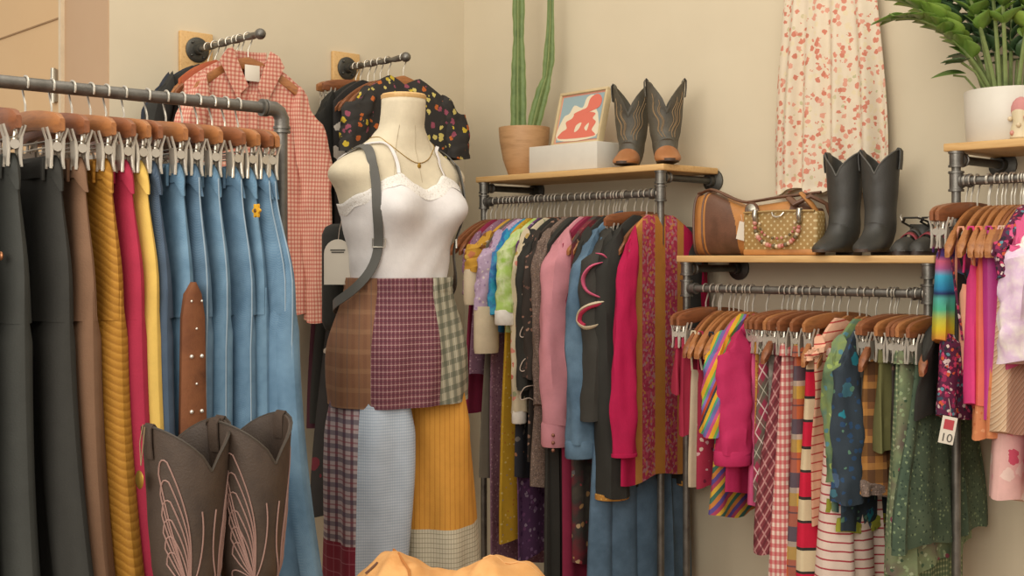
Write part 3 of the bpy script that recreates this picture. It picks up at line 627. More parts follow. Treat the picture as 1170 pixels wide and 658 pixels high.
# right-hand rack
R3 = [
 (1060, 'c', T_, 'camisole', 'rainbow serape striped camisole at the left end of the right rail', serape, 392, dict(w=.14, hem=.17, strapx=.148, drop=.165, th=.035)),
 (1066, 'c', T_, 'dress', 'magenta and black confetti floral dress with white tag', confetti, 480, dict(w=.15, hem=.18, strapx=.148, drop=.40, th=.036)),
 (1073, 'l', T_, 'camisole', 'black strappy camisole behind the confetti dress', blackc, 420, dict(w=.11, hem=.12, th=.015)),
 (1086, 'l', T_, 'bikini_top', 'peach knitted halter top with black band', peach, 425, dict(w=.14, hem=.12, drop=.27, th=.035)),
 (1096, 'l', T_, 'dress', 'hot pink smooth jersey dress on thin straps', hotpink, 462, dict(w=.15, hem=.16, th=.035, drop=.22)),
 (1102, 'l', T_, 'slip_dress', 'soft peach orange slip with ragged hem under the coral dress', orangelace, 505, dict(w=.13, hem=.165, th=.035, fold=.01, drop=.4)),
 (1106, 'l', T_, 'dress', 'coral satin dress with twisted strap', coral, 470, dict(w=.145, hem=.16, th=.035, drop=.20)),
 (1117, 'l', T_, 'dress', 'orchid purple satin dress right of the coral one', orchid, 487, dict(w=.16, hem=.16, th=.04, drop=.13)),
 (1124, 's', T_, 'dress', 'orange lace dress behind the braided knit', orangelace, 500, dict(w=.15, hem=.165, th=.03)),
 (1127, 'l', T_, 'dress', 'pink and white print gown hanging lowest on the right rail', pinkgown, 577, dict(w=.13, hem=.175, th=.05, drop=.5)),
 (1134, 'l', T_, 'dress', 'cream chevron knitted dress with tassel ties', braid, 495, dict(w=.15, hem=.19, th=.05)),
 (1141, 's', S, 'blouse', 'dark plum floral blouse with white collar', confetti, 330, dict(ys=330, sw=.03, sy=.02)),
 (1150, 's', S, 'blouse', 'rose pink blouse with ruched short sleeve', rosepink, 420, dict(ys=352, sw=.035, sy=.025, out=.0)),
 (1158, 's', S, 'blouse', 'lavender and white ruffled blouse near the right edge', ruffle_m, 400, dict(ys=425, sw=.05, sy=.045, out=.01, yaw=-.5, taper=1.1, wr=.008)),
 (1166, 's', S, 'dress', 'rose pink dress at the right edge of the picture', rosepink, 560, dict()),
]
row(R3, .30, ZR3, 'clothes on the right rail', 'hangers on the right rail')
for i, x in enumerate([2.50, 2.56, 2.60, 2.75, 2.80, 2.86, 2.92]):
    hang_hanger('l', (x, -.30, ZR3), RZ+R(random.uniform(-4, 4)), 'wooden hanger packed between others on the right rail', 'spare hangers on the right rail')

# ------------------------------------------------------------------ front rack: trousers and jeans, from the left edge of the picture
FN = .165
def fy(px): return wy(px, FX+FN)
FRK = [
 (-34, P, 'trousers', 'black trousers cut off by the left edge of the picture', blackc, dict(button=None, shiftx=.06)),
 (22, P, 'trousers', 'black trousers with a copper button at the hip', blacks, dict(button=plain('copper', 'a9714c', .4, .7, 0), shiftx=.12, legw=.12)),
 (66, P, 'trousers', 'black wide leg trousers with soft gathered waist', blackc, dict(shiftx=.17, legw=.125, hemw=.13, th=.032)),
 (97, P, 'trousers', 'brown twill trousers beside the ochre ribbed pair', brownt, dict(shiftx=.14)),
 (121, P, 'trousers', 'ochre yellow diagonally ribbed corduroy trousers', ochre, dict(shiftx=.13, th=.034)),
 (143, P, 'trousers', 'raspberry red trousers between the ochre and yellow pairs', redm, dict(shiftx=.11)),
 (161, P, 'trousers', 'pale yellow corduroy trousers between red and navy pairs', yellowt, dict(shiftx=.10)),
 (182, P, 'jeans', 'dark navy jeans left of the studded pair', den3, dict(shiftx=.09)),
 (209, P, 'jeans', 'light blue jeans with a brown studded leather side panel', den2, dict(shiftx=.03, stitch=None)),
 (231, P, 'jeans', 'mid blue jeans just right of the studded pair', den1, dict(shiftx=.01, stitch=seam_d, pocket=orange_t)),
 (250, P, 'jeans', 'light blue jeans with frayed pale side seam', den2, dict(shiftx=.01, stitch=seam_d)),
 (268, P, 'jeans', 'soft blue jeans left of the yellow flower pair', den4, dict(shiftx=.04, stitch=seam_d)),
 (285, P, 'jeans', 'bright blue jeans with a small yellow flower badge', den2, dict(shiftx=.05, pocket=thread_m)),
 (300, P, 'jeans', 'faded blue jeans with doubled side seam near the rail end', den4, dict(shiftx=.12, hip=.235, stitch=seam_d)),
 (315, P, 'jeans', 'light blue jeans hanging last at the rail end', den4, dict(shiftx=.17, hip=.250, th=.04, stitch=seam_d)),
]
JE = {}
for i, (px, fn, name, label, mat, kw) in enumerate(FRK):
    y = min(fy(px), FY1-.030)
    loc = (FX, y, ZF); rz = R(random.uniform(-4, 4))
    hang_hanger('c' if i % 2 else 'd', loc, rz, 'wooden clip hanger holding the '+' '.join(label.split()[:9]), 'clip hangers on the front rail')
    JE[i] = fn(name, label, loc, rz, mat, 1.04+.01*(i % 3), group='trousers and jeans on the front rail', **kw)
# studded leather panel, flower badge
lea = mottle('brown_suede', ['6a4029', '7a4c30', '5c3824'], 12, .8)
j = JE[8]; mb = MB(); rs = []
xb = .215
for v, wd in ((0, .004), (.04, .018), (.12, .026), (.5, .03), (1, .036)):
    z = -.415-.62*v; r = []
    for a in range(9):
        q = -1.25+2.5*a/8; r.append((xb+.006+.012*cos(q), -.002+wd*sin(q)*1.05, z))
    rs.append(r+[(xb-.01, wd*.9, z), (xb-.01, -wd*.9, z)])
mb.rings(rs); pl = mb.build('leather_side_panel', lea, j); pl['label'] = 'brown suede side panel with a pointed top and metal studs'
stud_m = plain('silver_stud', 'd8d2c6', .25, .6, 0, fuzz=0)
for q in range(9):
    z = -.455-.058*q; big = q in (2, 4, 6)
    for sy_ in ((0,) if q % 2 else (-.009, .009)):
        MB().ball((xb+.0185, sy_*1.3, z), .0045 if big else .0028, 8, 5).build('stud', stud_m, pl)
j = JE[12]; mb = MB(); rs = []
for rr_, yy in ((.3, -.030), (1, -.029), (1, -.024), (.3, -.022)):
    rs.append([(.216+.012*rr_*(1+.22*cos(6*a))*cos(a), yy, -.26+.014*rr_*(1+.22*cos(6*a))*sin(a)) for a in [2*PI*k/36 for k in range(36)]])
mb.rings(rs); fb = mb.build('flower_badge', plain('badge_yellow', 'd9a32c', .7), j)
MB().ball((.216, -.031, -.26), .0045, 8, 5, sq=(1, .5, 1)).build('flower_centre', plain('badge_centre', '6a4a2a', .7), fb)

# ------------------------------------------------------------------ clothes on the two wall arms
def arm_item(arm, x, kind, label_h, fn=None, name=None, label=None, mat=None, L=.7, rot=0, grp='', **kw):
    y, z, _ = arm; loc = (x, y, z); rz = RZ+R(rot)
    hang_hanger(kind, loc, rz, label_h, 'hangers on the '+grp)
    return fn(name, label, loc, rz, mat, L, group='clothes on the '+grp, **kw) if fn else None
g1 = 'wall arm with the gingham shirt'; g2 = 'wall arm behind the mannequin'
arm_item(A1, .10, 's', 'wooden hanger holding the navy shirt nearest the wall', S, 'shirt', 'navy shirt deepest on the left wall arm', navyc, .80, 3, g1, SL=.5, sw=.05, sy=.03, out=.03, thick=.02)
arm_item(A1, .15, 's', 'wooden hanger holding the black cardigan on the left wall arm', S, 'cardigan', 'black cardigan between navy shirt and rust blouse', blackc, .78, -2, g1, SL=.5, sw=.05, sy=.03, out=.03, thick=.02)
arm_item(A1, .20, 'l', 'wooden hanger holding the rust blouse', S, 'blouse', 'rust orange blouse behind the gingham shirt', rust, .75, 2, g1, w=.19, thick=.02)
arm_item(A1, .25, 's', 'wooden hanger holding the terracotta blouse', S, 'blouse', 'terracotta knit blouse just behind the gingham shirt', terracotta, .72, -3, g1, w=.19, thick=.02)
for x in (.29, .32): arm_item(A1, x, 's', 'bare wooden hanger behind the gingham shirt', grp=g1)
# the gingham shirt: open collar, placket, rolled sleeves
sx_ = .372; y, z, _ = A1
hang_hanger('l', (sx_, y, z), RZ+R(-2), 'front wooden hanger holding the red gingham shirt', 'hangers on the '+g1)
gs = thing('gingham_shirt', 'red and cream checked shirt with open collar and rolled sleeves', 'shirt', (sx_, y, z), RZ+R(-2), 'clothes on the '+g1)
Lg = z-zz(368, sx_, y-.2)
def gtop(c):
    x = abs(c)*.235; return arm_z(x*.94)+.012-(.11*(1-(abs(c)/.26)) if abs(c) < .26 else 0)
mb = MB(); shell(mb, lambda v: .235+.02*v, gtop, lambda c: -Lg+.03*abs(c)**3, .022, .008, 6, 2.2, nx=33, nz=30); mb.build('body', ging_shirt, gs)
for s in (1, -1):
    mb = MB(); sleeve(mb, s*.190, -.192, .79, .060, .032, .040, .01, .15*s, 1.7*s, .92, sgn=s, wr=.008); mb.build('sleeve', ging_shirt, gs)
    mb = MB(); mb.rings([[(s*(.205+.056)+.056*k*cos(a), .01+.032*k*sin(a), -.555-dz+.010*cos(a)) for a in [2*PI*i/20 for i in range(20)]] for k, dz in ((.85, 0), (1.1, .006), (1.16, .024), (1.0, .04))]); mb.build('sleeve_tuck', ging_shirt, gs)
    mb = MB(); rs = []
    for i in range(9):                                     # collar leaves falling open
        t = i/8; x = s*(.072-.055*t); zc_ = -.055-.13*t
        rs.append([(x, .024+.01*t, zc_+.012), (x+s*.030, .034, zc_-.005-.01*t), (x+s*(.052-.02*t), .032, zc_-.040-.01*t), (x+s*.022, .020, zc_-.02)])
    mb.rings(rs); mb.build('collar', ging_shirt, gs)
mb = MB(); mb.rings([[( .075*cos(a), -.005+.03*sin(a), zz_) for a in [PI*i/12 for i in range(12, 25)]]+[(.068*cos(a), -.005+.024*sin(a), zz_) for a in [PI*i/12 for i in range(24, 11, -1)]] for zz_ in (-.045, -.085)]); mb.build('collar_stand', ging_shirt, gs)
mb = MB(); mb.rings([[(-.016, .030, z_), (.016, .030, z_), (.016, .036, z_), (-.016, .036, z_)] for z_ in (-.2, -.45, -Lg+.01)]); mb.build('button_placket', ging_shirt, gs)
for i in range(6): MB().ball((0, .0375, -.23-.10*i), .0055, 8, 5, sq=(1, .5, 1)).build('button', cream_m, gs)
MB().box((-.028, .028, -.155), (.028, .031, -.10), 0, .001).build('neck_label', card_m, gs)
# second arm
arm_item(A2, .08, 'd', 'wooden clip hanger nearest the wall behind the mannequin', grp=g2)
arm_item(A2, .11, 'c', 'wooden clip hanger holding the maroon velvet dress', K, 'dress', 'dark maroon velvet dress nearest the wall', maroon, 1.25, 3, g2, w=.17, hem=.26, th=.03)
arm_item(A2, .16, 's', 'wooden hanger holding the plain black dress', S, 'dress', 'plain black long dress behind the mannequin', blackc, 1.40, -3, g2, hem=.27, thick=.03, SL=.5, sw=.055, sy=.03)
for x in (.24, .29): arm_item(A2, x, 's', 'bare wooden hanger behind the mannequin neck', grp=g2)
arm_item(A2, .20, 's', 'wooden hanger holding the black dress with white flowers', S, 'dress', 'long black dress with large white and red flowers', blackwhiteflo, A2[1]-zz(592, .20, A2[0]-.3), 2, g2, hem=.31, thick=.035, fold=.01)
arm_item(A2, .385, 'l', 'front wooden hanger above the mannequin neck', S, 'blouse', 'black blouse with yellow and rose floral sleeves', blackflo, .62, 0, g2, SL=.20, sw=.06, sy=.035, out=.028, taper=1.0, w=.23, thick=.03, dip=.05)

# ------------------------------------------------------------------ mannequin
MX, MY = 1.398, -1.464
TB = [(1.775, .0, .057, .058, .056, 0), (1.70, 0, .058, .058, .058, 0), (1.668, 0, .080, .066, .070, 0), (1.64, 0, .118, .070, .078, 0), (1.605, 0, .150, .083, .090, .0), (1.56, 0, .178, .096, .098, .0),
      (1.50, .0, .176, .115, .10, .0), (1.44, .0, .160, .118, .098, 0), (1.36, 0, .138, .108, .090, 0), (1.286, 0, .130, .104, .088, 0), (1.20, 0, .160, .112, .105, 0), (1.12, 0, .182, .116, .122, 0), (1.03, 0, .176, .11, .125, 0), (.96, 0, .12, .09, .10, 0)]
def msurf(th, z, off=0.0):
    """th=0 front (+X), th=+90 the mannequin's left (+Y)"""
    cx, w_, df, db, _ = lerp_table(TB, z); c, s = cos(th), sin(th); d = df if c > 0 else db
    r = 1/(((abs(c)/d)**2.3+(abs(s)/w_)**2.3)**(1/2.3))
    for a0 in (.62, -.62):
        da = (th-a0+PI) % (2*PI)-PI; r += .050*math.exp(-(da/.36)**2)*math.exp(-((z-1.475)/(.048 if z < 1.475 else .062))**2)
    for a0 in (PI/2, -PI/2):
        da = (th-a0+PI) % (2*PI)-PI; r += .046*math.exp(-(da/.55)**2)*math.exp(-((z-1.585)/(.055 if z < 1.585 else .035))**2)
    r += off; lean = .035*smoothstep(1.62, 1.76, z)
    return Vector((cx+r*c+lean*.6, r*s, z))
mq = thing('mannequin', 'headless ivory linen dress form with wooden neck cap', 'mannequin', (MX, MY, 0), 0)
mb = MB(); NT = 64
mb.rings([[msurf(2*PI*k/NT, z) for k in range(NT)] for z in [1.775-.0135*i for i in range(61)]]); mb.build('torso', cream_m, mq, 'all')
mb = MB(); rs = []
for dz, k in ((-.004, .98), (0, 1.03), (.008, 1.03), (.012, .96)):
    r = []
    for i in range(40):
        p = msurf(2*PI*i/40, 1.775); r.append((.021+(p.x-.021)*k, p.y*k, 1.775+dz))
    rs.append(r)
mb.rings(rs); mb.build('neck_cap', board_m, mq)
MB().tube([(0, 0, .05), (0, 0, .97)], .014, 14).build('stand_pole', pdark_m, mq)
MB().lathe([(.17, .001), (.17, .012), (.15, .02), (.03, .03), (.018, .06)], 32).build('stand_base', pdark_m, mq)
seam = plain('linen_seam', 'b8aa90', .9)
for th in (0, .75, -.75):
    MB().tube([msurf(th, 1.70-.014*i, .0004) for i in range(12)], .0009, 5).build('torso_seam', seam, mq)
# camisole
def neckline(th):
    a = abs((th+PI) % (2*PI)-PI)
    return lerp_table([(0, 1.524), (.30, 1.538), (.62, 1.566), (.80, 1.556), (1.2, 1.512), (1.6, 1.485), (PI, 1.50)], a)[0]
ca = thing('camisole', 'white lace-trimmed camisole worn by the mannequin', 'camisole', (MX, MY, 0), 0)
cam_m = plain('white_rib_jersey', 'ded9d6', .85, 0, .2); lace_m = mottle('camisole_lace', ['cfc8c0', 'e2ddd6', 'bfb6aa'], 160, .9, bump=.6)
def band_rings(t0, t1, o, n=26, lo=None, hi=None, NT=72):
    mb = MB(); rs = []
    for j in range(n+1):
        v = j/n; r = []
        for k in range(NT):
            th = 2*PI*k/NT; za, zb = t0(th), t1(th); z = za+(zb-za)*v
            r.append(msurf(th, z, o+.0015*sin(9*th+14*v)*v))
        rs.append(r)
    inner = [[msurf(2*PI*k/NT, (t0(2*PI*k/NT)), o-.004) for k in range(NT)]]
    mb.rings(inner+rs, False, False); return mb
band_rings(neckline, lambda th: 1.290, .0075).build('body', cam_m, ca, 'all')
band_rings(lambda th: neckline(th)+.002, lambda th: neckline(th)-.026-.004*abs(sin(7*th)), .0085, 4, NT=112).build('lace_trim', lace_m, ca, 'all')
for s in (1, -1):
    a0, a1 = s*.66, s*2.45; pts = []
    for i in range(25):
        t = i/24
        if t < .5: th = a0+(s*1.15-a0)*(t*2)**1.6; z = 1.565+(1.648-1.565)*sin(PI*t)**.9
        else: th = s*1.15+(a1-s*1.15)*((t-.5)*2)**.8; z = 1.50+(1.648-1.50)*sin(PI*t)**.9
        pts.append(msurf(th, z, .004))
    mb = MB(); rs = []
    for i, p in enumerate(pts):
        t = (pts[min(i+1, 24)]-pts[max(i-1, 0)]).normalized(); nrm = Vector((p.x, p.y, .25)).normalized(); sd = t.cross(nrm).normalized()
        rs.append([p+sd*.0045+nrm*.001, p+sd*.0045+nrm*.0035, p-sd*.0045+nrm*.0035, p-sd*.0045+nrm*.001])
    mb.rings(rs); mb.build('shoulder_strap', cam_m, ca)
# necklace
nk = thing('necklace', 'thin gold chain necklace on the mannequin', 'necklace', (MX, MY, 0), 0)
pts = [msurf(th, 1.668-.070*max(0, cos(th))**2.2, .0015) for th in [-PI+2*PI*i/48 for i in range(49)]]
MB().tube(pts, .0011, 5).build('chain', gold_m, nk)
p = msurf(0, 1.598, .004); MB().ball((p.x, p.y, p.z-.008), .006, 10, 6, sq=(.4, 1, 1.3)).build('pendant', gold_m, nk)
# small backpack with dark straps
bp = thing('backpack', 'small black backpack with dark grey straps on the mannequin', 'backpack', (MX, MY, 0), 0)
strap_m = plain('dark_grey_strap', '57554f', .6, 0, .15); bag_m = plain('black_canvas', '33322e', .85)
MB().box((-.21, -.12, 1.14), (-.115, .13, 1.44), 0, .03).build('bag_body', bag_m, bp)
MB().box((-.235, -.09, 1.17), (-.205, .10, 1.30), 0, .012).build('front_pocket', bag_m, bp)
def ribbon(pts, hw, th=.0022):
    mb = MB(); rs = []
    for i, p in enumerate(pts):
        t = (pts[min(i+1, len(pts)-1)]-pts[max(i-1, 0)]).normalized(); nrm = Vector((p.x, p.y, .3 if p.z > 1.6 else 0)).normalized(); sd = t.cross(nrm).normalized()
        rs.append([p+sd*hw, p+sd*hw+nrm*th, p-sd*hw+nrm*th, p-sd*hw])
    return mb.rings(rs)
for s in (-1, 1):
    keys = [(2.55, 1.47), (2.2, 1.585), (1.80, 1.630), (1.50, 1.644), (1.22, 1.630), (1.04, 1.58), (.98, 1.52), (.97, 1.45), (1.0, 1.38), (1.10, 1.31), (1.45, 1.25), (1.9, 1.22), (2.5, 1.20)]
    pts = []
    for i in range(len(keys)-1):
        for q in range(4):
            t = q/4; pts.append(msurf(s*(keys[i][0]+(keys[i+1][0]-keys[i][0])*t), keys[i][1]+(keys[i+1][1]-keys[i][1])*t, .012+.026*smoothstep(0, 1, (1.36-(keys[i][1]+(keys[i+1][1]-keys[i][1])*t))/.08)))
    for _ in range(6): pts = [pts[0]]+[(pts[i-1]+pts[i]*2+pts[i+1])/4 for i in range(1, len(pts)-1)]+[pts[-1]]
    ribbon(pts, .0125, .003).build('shoulder_strap', strap_m, bp)
    p = msurf(s*1.0, 1.385, .018); mb = MB()
    t_ = Vector((-p.y, p.x, 0)).normalized()
    mb.tube([p+t_*.017+Vector((0, 0, .011)), p+t_*.017-Vector((0, 0, .011)), p-t_*.017-Vector((0, 0, .011)), p-t_*.017+Vector((0, 0, .011)), p+t_*.017+Vector((0, 0, .0111))], .0022, 6); mb.build('strap_buckle', wire_m, bp)
ty = MY-.150; tx = wx(386, -ty)
tg = thing('price_tag', 'white arched card tag hanging beside the mannequin', 'tag', (tx, ty, 1.335), R(44))
hw_ = .037; out_ = [(-hw_, -.060), (hw_, -.060)]+[(hw_*cos(R(a)), .022+hw_*1.05*sin(R(a))) for a in range(0, 181, 15)]
TGX = .0
mb = MB(); mb.rings([[(a, dy-.0, b) for a, b in out_] for dy in (-.0012, .0012)]); mb.build('card', card_m, tg, False)
for z_, w_ in ((.032, .020), (.026, .017)):
    MB().box((-w_, -.0022, z_-.0018), (w_, -.0013, z_+.0018)).build('printed_line', ink_m, tg, False)
MB().tube([(0, 0, .050), (.004, .0, .085), (.012, .01, .13)], .0009, 5).build('string', thread_m, tg)

# patchwork trousers on the mannequin
pw = thing('patchwork_trousers', 'wide patchwork trousers of plaid, pale blue and orange panels', 'trousers', (MX, MY, 0), 0)
PM = [plaid('brown_soft_plaid', '8a6248', [('u', 0, .3, '7a5440', .5), ('v', 0, .25, 'a07a5a', .4), ('u', .6, .68, '5f5a55', .5)], .05, sg=1.3),
      plaid('maroon_check', '74404a', [('u', .0, .12, 'b99a94', .75), ('v', .0, .12, 'b99a94', .75), ('u', .45, .7, '54333c', .5), ('v', .45, .7, '54333c', .5)], .017, 0, .002, sg=1.3),
      plaid('grey_green_tartan', 'a8a28c', [('u', 0, .42, '565a4c', .6), ('v', 0, .42, '565a4c', .6), ('u', .7, .74, 'd8d2c0', .8)], .034, 8, sg=1.3),
      plaid('red_blue_white_plaid', 'b9a8a8', [('u', 0, .36, '6a3440', .8), ('v', 0, .36, '4a4458', .65), ('v', .6, .72, '8a3a48', .6)], .034, sg=1.3),
      gingham('pale_blue_mini_gingham', 'c9d0d8', '94a6ba', .0075, .5, sg=1.3),
      plaid('orange_fine_stripe', 'd0953f', [('u', 0, .2, 'bb7c34', .8)], .022, sg=1.3),
      plaid('dark_red_windowpane', '7f2a3a', [('u', 0, .06, 'a8707a', .7), ('v', 0, .06, 'a8707a', .7)], .035, sg=1.3),
      plaid('cream_windowpane', 'c9c0a8', [('u', 0, .14, '77705f', .7), ('v', 0, .14, '77705f', .7)], .0125, 0, .001, sg=1.3)]
def hipring(z, n=72):
    v = min(1, (1.292-z)/.33); r = []
    for k in range(n):
        th = 2*PI*k/n; tp_ = 1-.018*smoothstep(.80, 1, v); w_ = .144+.056*smoothstep(0, .62, v); d_ = .121+.030*smoothstep(0, .7, v)
        w_ *= tp_; d_ *= tp_; c, s = cos(th), sin(th); q = 1/(((abs(c)/d_)**2.4+(abs(s)/w_)**2.4)**(1/2.4))
        g_ = .0032*sin(30*th)*(1-smoothstep(.05, .45, v)) + .005*sin(9*th+3*v)*smoothstep(.1, .8, v)
        r.append((q*c+g_*c, q*s+g_*s, z))
    return r
def pmat_top(j, i, n=72):
    a = math.degrees(2*PI*(i+.5)/n); a = a-360 if a > 180 else a
    return 0 if (a < -62 or a > 150) else (1 if a < 8+0 else 2)
mb = MB(); zs = [1.290-.0166*i for i in range(21)]
mb.rings([hipring(z) for z in zs], True, False, mf=pmat_top); mb.build('hip_panel', PM, pw, 'all')
for s in (-1, 1):
    mb = MB(); rs = []; n = 56; zz0, zz1 = 1.00, .38
    for j in range(34):
        v = j/33; z = zz0+(zz1-zz0)*v; cy = s*(.096+.006*v); wy_ = .103+(.008 if s > 0 else -.008)*v; dx_ = .140-.030*v; r = []
        for k in range(n):
            th = 2*PI*k/n; c, q = cos(th), sin(th); e = 1/(((abs(c)/dx_)**2.3+(abs(q)/wy_)**2.3)**(1/2.3))
            e += .008*sin(5*th+s+2.5*v)*smoothstep(0, .4, v)+.004*sin(8*th-3*v); e *= .86+.14*smoothstep(0, .20, v)
            r.append((e*c+(.045 if s > 0 else -.012)*smoothstep(.1, 1, v)-(.0), cy+e*q, z))
        rs.append(r)
    def lm(j, i, s=s, n=n):
        a = math.degrees(2*PI*(i+.5)/n); a = a-360 if a > 180 else a; z = zz0+(zz1-zz0)*(j+.5)/33
        if s < 0:
            side = a < -52 or a > 140
            if side: return 3 if z > .605 else 6
            return 4 if z > .53 else 7
        return 5 if z > .632 else 7
    mb.rings(rs, True, True, mf=lm); mb.build('leg_panel', PM, pw, 'all')
mb = MB(); mb.rings([[(p[0]*k, p[1]*k, z) for p in hipring(1.285)] for k, z in ((.93, 1.290), (1.015, 1.294), (1.03, 1.282), (1.015, 1.268), (1.03, 1.258), (1.0, 1.250))], False, False, mf=pmat_top); mb.build('elastic_waistband', PM, pw)

# ------------------------------------------------------------------ boots
def boot(name, label, loc, rz, H, leather, foot_m, L=.27, w=.062, d=.078, scal=.045, group=None, lean=0, cat='boots', back=1.0, sole_m=None, piping=None):
    """local +X is the toe; the shaft flares to a scalloped top"""
    g = thing(name, label, cat, loc, rz, group); n = 28
    def prof(v):   # v=1 at top of shaft, 0 at ankle
        return lerp_table([(0, .046, .060, .0), (.2, w*.78, d*.80, .0), (.55, w*.88, d*.9, .0), (1, w, d, .0)], v)
    za = .10*min(1.15, H/.30); rs = []; sec = []
    for j in range(15):
        v = 1-j/14; z = za+(H-za)*v; ww, dd, _ = prof(v); r = []
        for k in range(n):
            th = 2*PI*k/n; up = 0
            if v > .45: up = scal*(1.35*abs(sin(th))**.72-.80)*smoothstep(.45, 1, v)
            r.append((dd*cos(th)-lean*v, ww*sin(th), z+up))
        rs.append(r)
    k0 = min(1.15, H/.30)
    inner = [[((p[0]+lean)*.93-lean, p[1]*.92, p[2]-.002) for p in rs[0]], [((p[0]+lean)*.9-lean, p[1]*.9, p[2]) for p in rs[3]], [((p[0]+lean)*.8-lean, p[1]*.8, p[2]) for p in rs[6]]]
    shaft = MB(); shaft.rings(inner[::-1]+rs, True, False); body_rs = []
    for cx, cz, ang, hx_, hy in ((.004, .082*k0, 12, .062, .045), (.018, .066*k0, 32, .068, .042), (.045, .050*k0, 55, .058, .041), (.078, .038*k0, 76, .043, .044), (.115, .030*k0, 84, .031, .046),
                                 (.150, .024*k0, 88, .024, .043), (.180, .020*k0, 90, .019, .034), (.203, .017*k0, 90, .014, .022), (.214, .016*k0, 90, .008, .010)):
        a = R(ang); sc_ = L/.27; r = []
        for k in range(n):
            th = 2*PI*k/n; lx = hx_*cos(th)*(k0 if ang > 60 else 1); x = cx*sc_+lx*cos(a); z = cz+lx*sin(a)*1.0
            r.append((x, hy*sin(th), max(.013, z)))
        body_rs.append(r)
    # orient: cos(th)=+1 is front at the shaft and becomes top of the foot
    shaft.build('boot_shaft', leather, g)
    mb = MB(); mb.rings([rs[-1]]+body_rs, False, True, mf=lambda j, i: 1 if j >= 4 else 0); mb.build('boot_foot', [leather, foot_m], g)
    sm = sole_m or plain('boot_sole', '4a382b', .6)
    mb = MB(); ol = []
    sc_ = L/.27
    for t in range(24):
        a = 2*PI*t/24; x = .075*sc_+.143*sc_*cos(a); wd = .041*(abs(sin(a))**.8)*(1 if x > .07 else .82)*(1 if sin(a) > 0 else -1); ol.append((x, wd))
    mb.rings([[(x, y_, z_) for x, y_ in ol] for z_ in (.010, .019)]); mb.build('sole', sm, g)
    mb = MB(); mb.box((-.062, -.031, 0), (.002, .031, .014), 0, .004); mb.build('heel', sm, g)
    for s in (-1, 1):
        zp = H+scal*.55; pts = [(-lean, s*(w+.000), zp-.060), (-lean, s*(w+.003), zp-.03), (-lean, s*(w+.0035), zp-.004), (-lean, s*(w-.003), zp+.005), (-lean, s*(w-.010), zp-.004), (-lean, s*(w-.011), zp-.05)]
        mb = MB(); mb.rings([[(p[0]-.014, p[1]-.0015, p[2]), (p[0]+.014, p[1]-.0015, p[2]), (p[0]+.014, p[1]+.0015, p[2]), (p[0]-.014, p[1]+.0015, p[2])] for p in pts]); mb.build('pull_strap', leather, g)
    if piping:
        mb = MB(); mb.tube([Vector(p) for p in rs[0]]+[Vector(rs[0][0])], .0025, 6); mb.build('top_piping', piping, g)
    def surf(th, z, off=.001):
        v = max(0, min(1, (z-za)/(H-za))); ww, dd, _ = prof(v)
        up = 0
        if v > .45: up = scal*(1.35*abs(sin(th))**.72-.80)*smoothstep(.45, 1, v)
        return Vector(((dd+off)*cos(th)-lean*v, (ww+off)*sin(th), z+up))
    return g, surf
brown_l = mottle('dark_brown_leather', ['3b2f27', '46392f', '322821'], 9, .6, bump=.3); black_l = mottle('black_leather', ['33322e', '3c3a35', '2c2b28'], 8, .5, bump=.3)
tan_l = mottle('tan_leather', ['96603a', 'a86f42'], 9, .45); olive_l = mottle('weathered_olive_leather', ['454136', '544e41', '3a362e'], 12, .55, bump=.4)
stitch_m = plain('rose_stitching', '9c7c72', .8); stitch2_m = plain('tan_stitching', '957c5c', .8)
def bez(a, b, c, n=12): return [((1-t)**2*a[0]+2*t*(1-t)*b[0]+t*t*c[0], (1-t)**2*a[1]+2*t*(1-t)*b[1]+t*t*c[1]) for t in [i/n for i in range(n+1)]]
ZT = .585
BH = 1.000-ZT
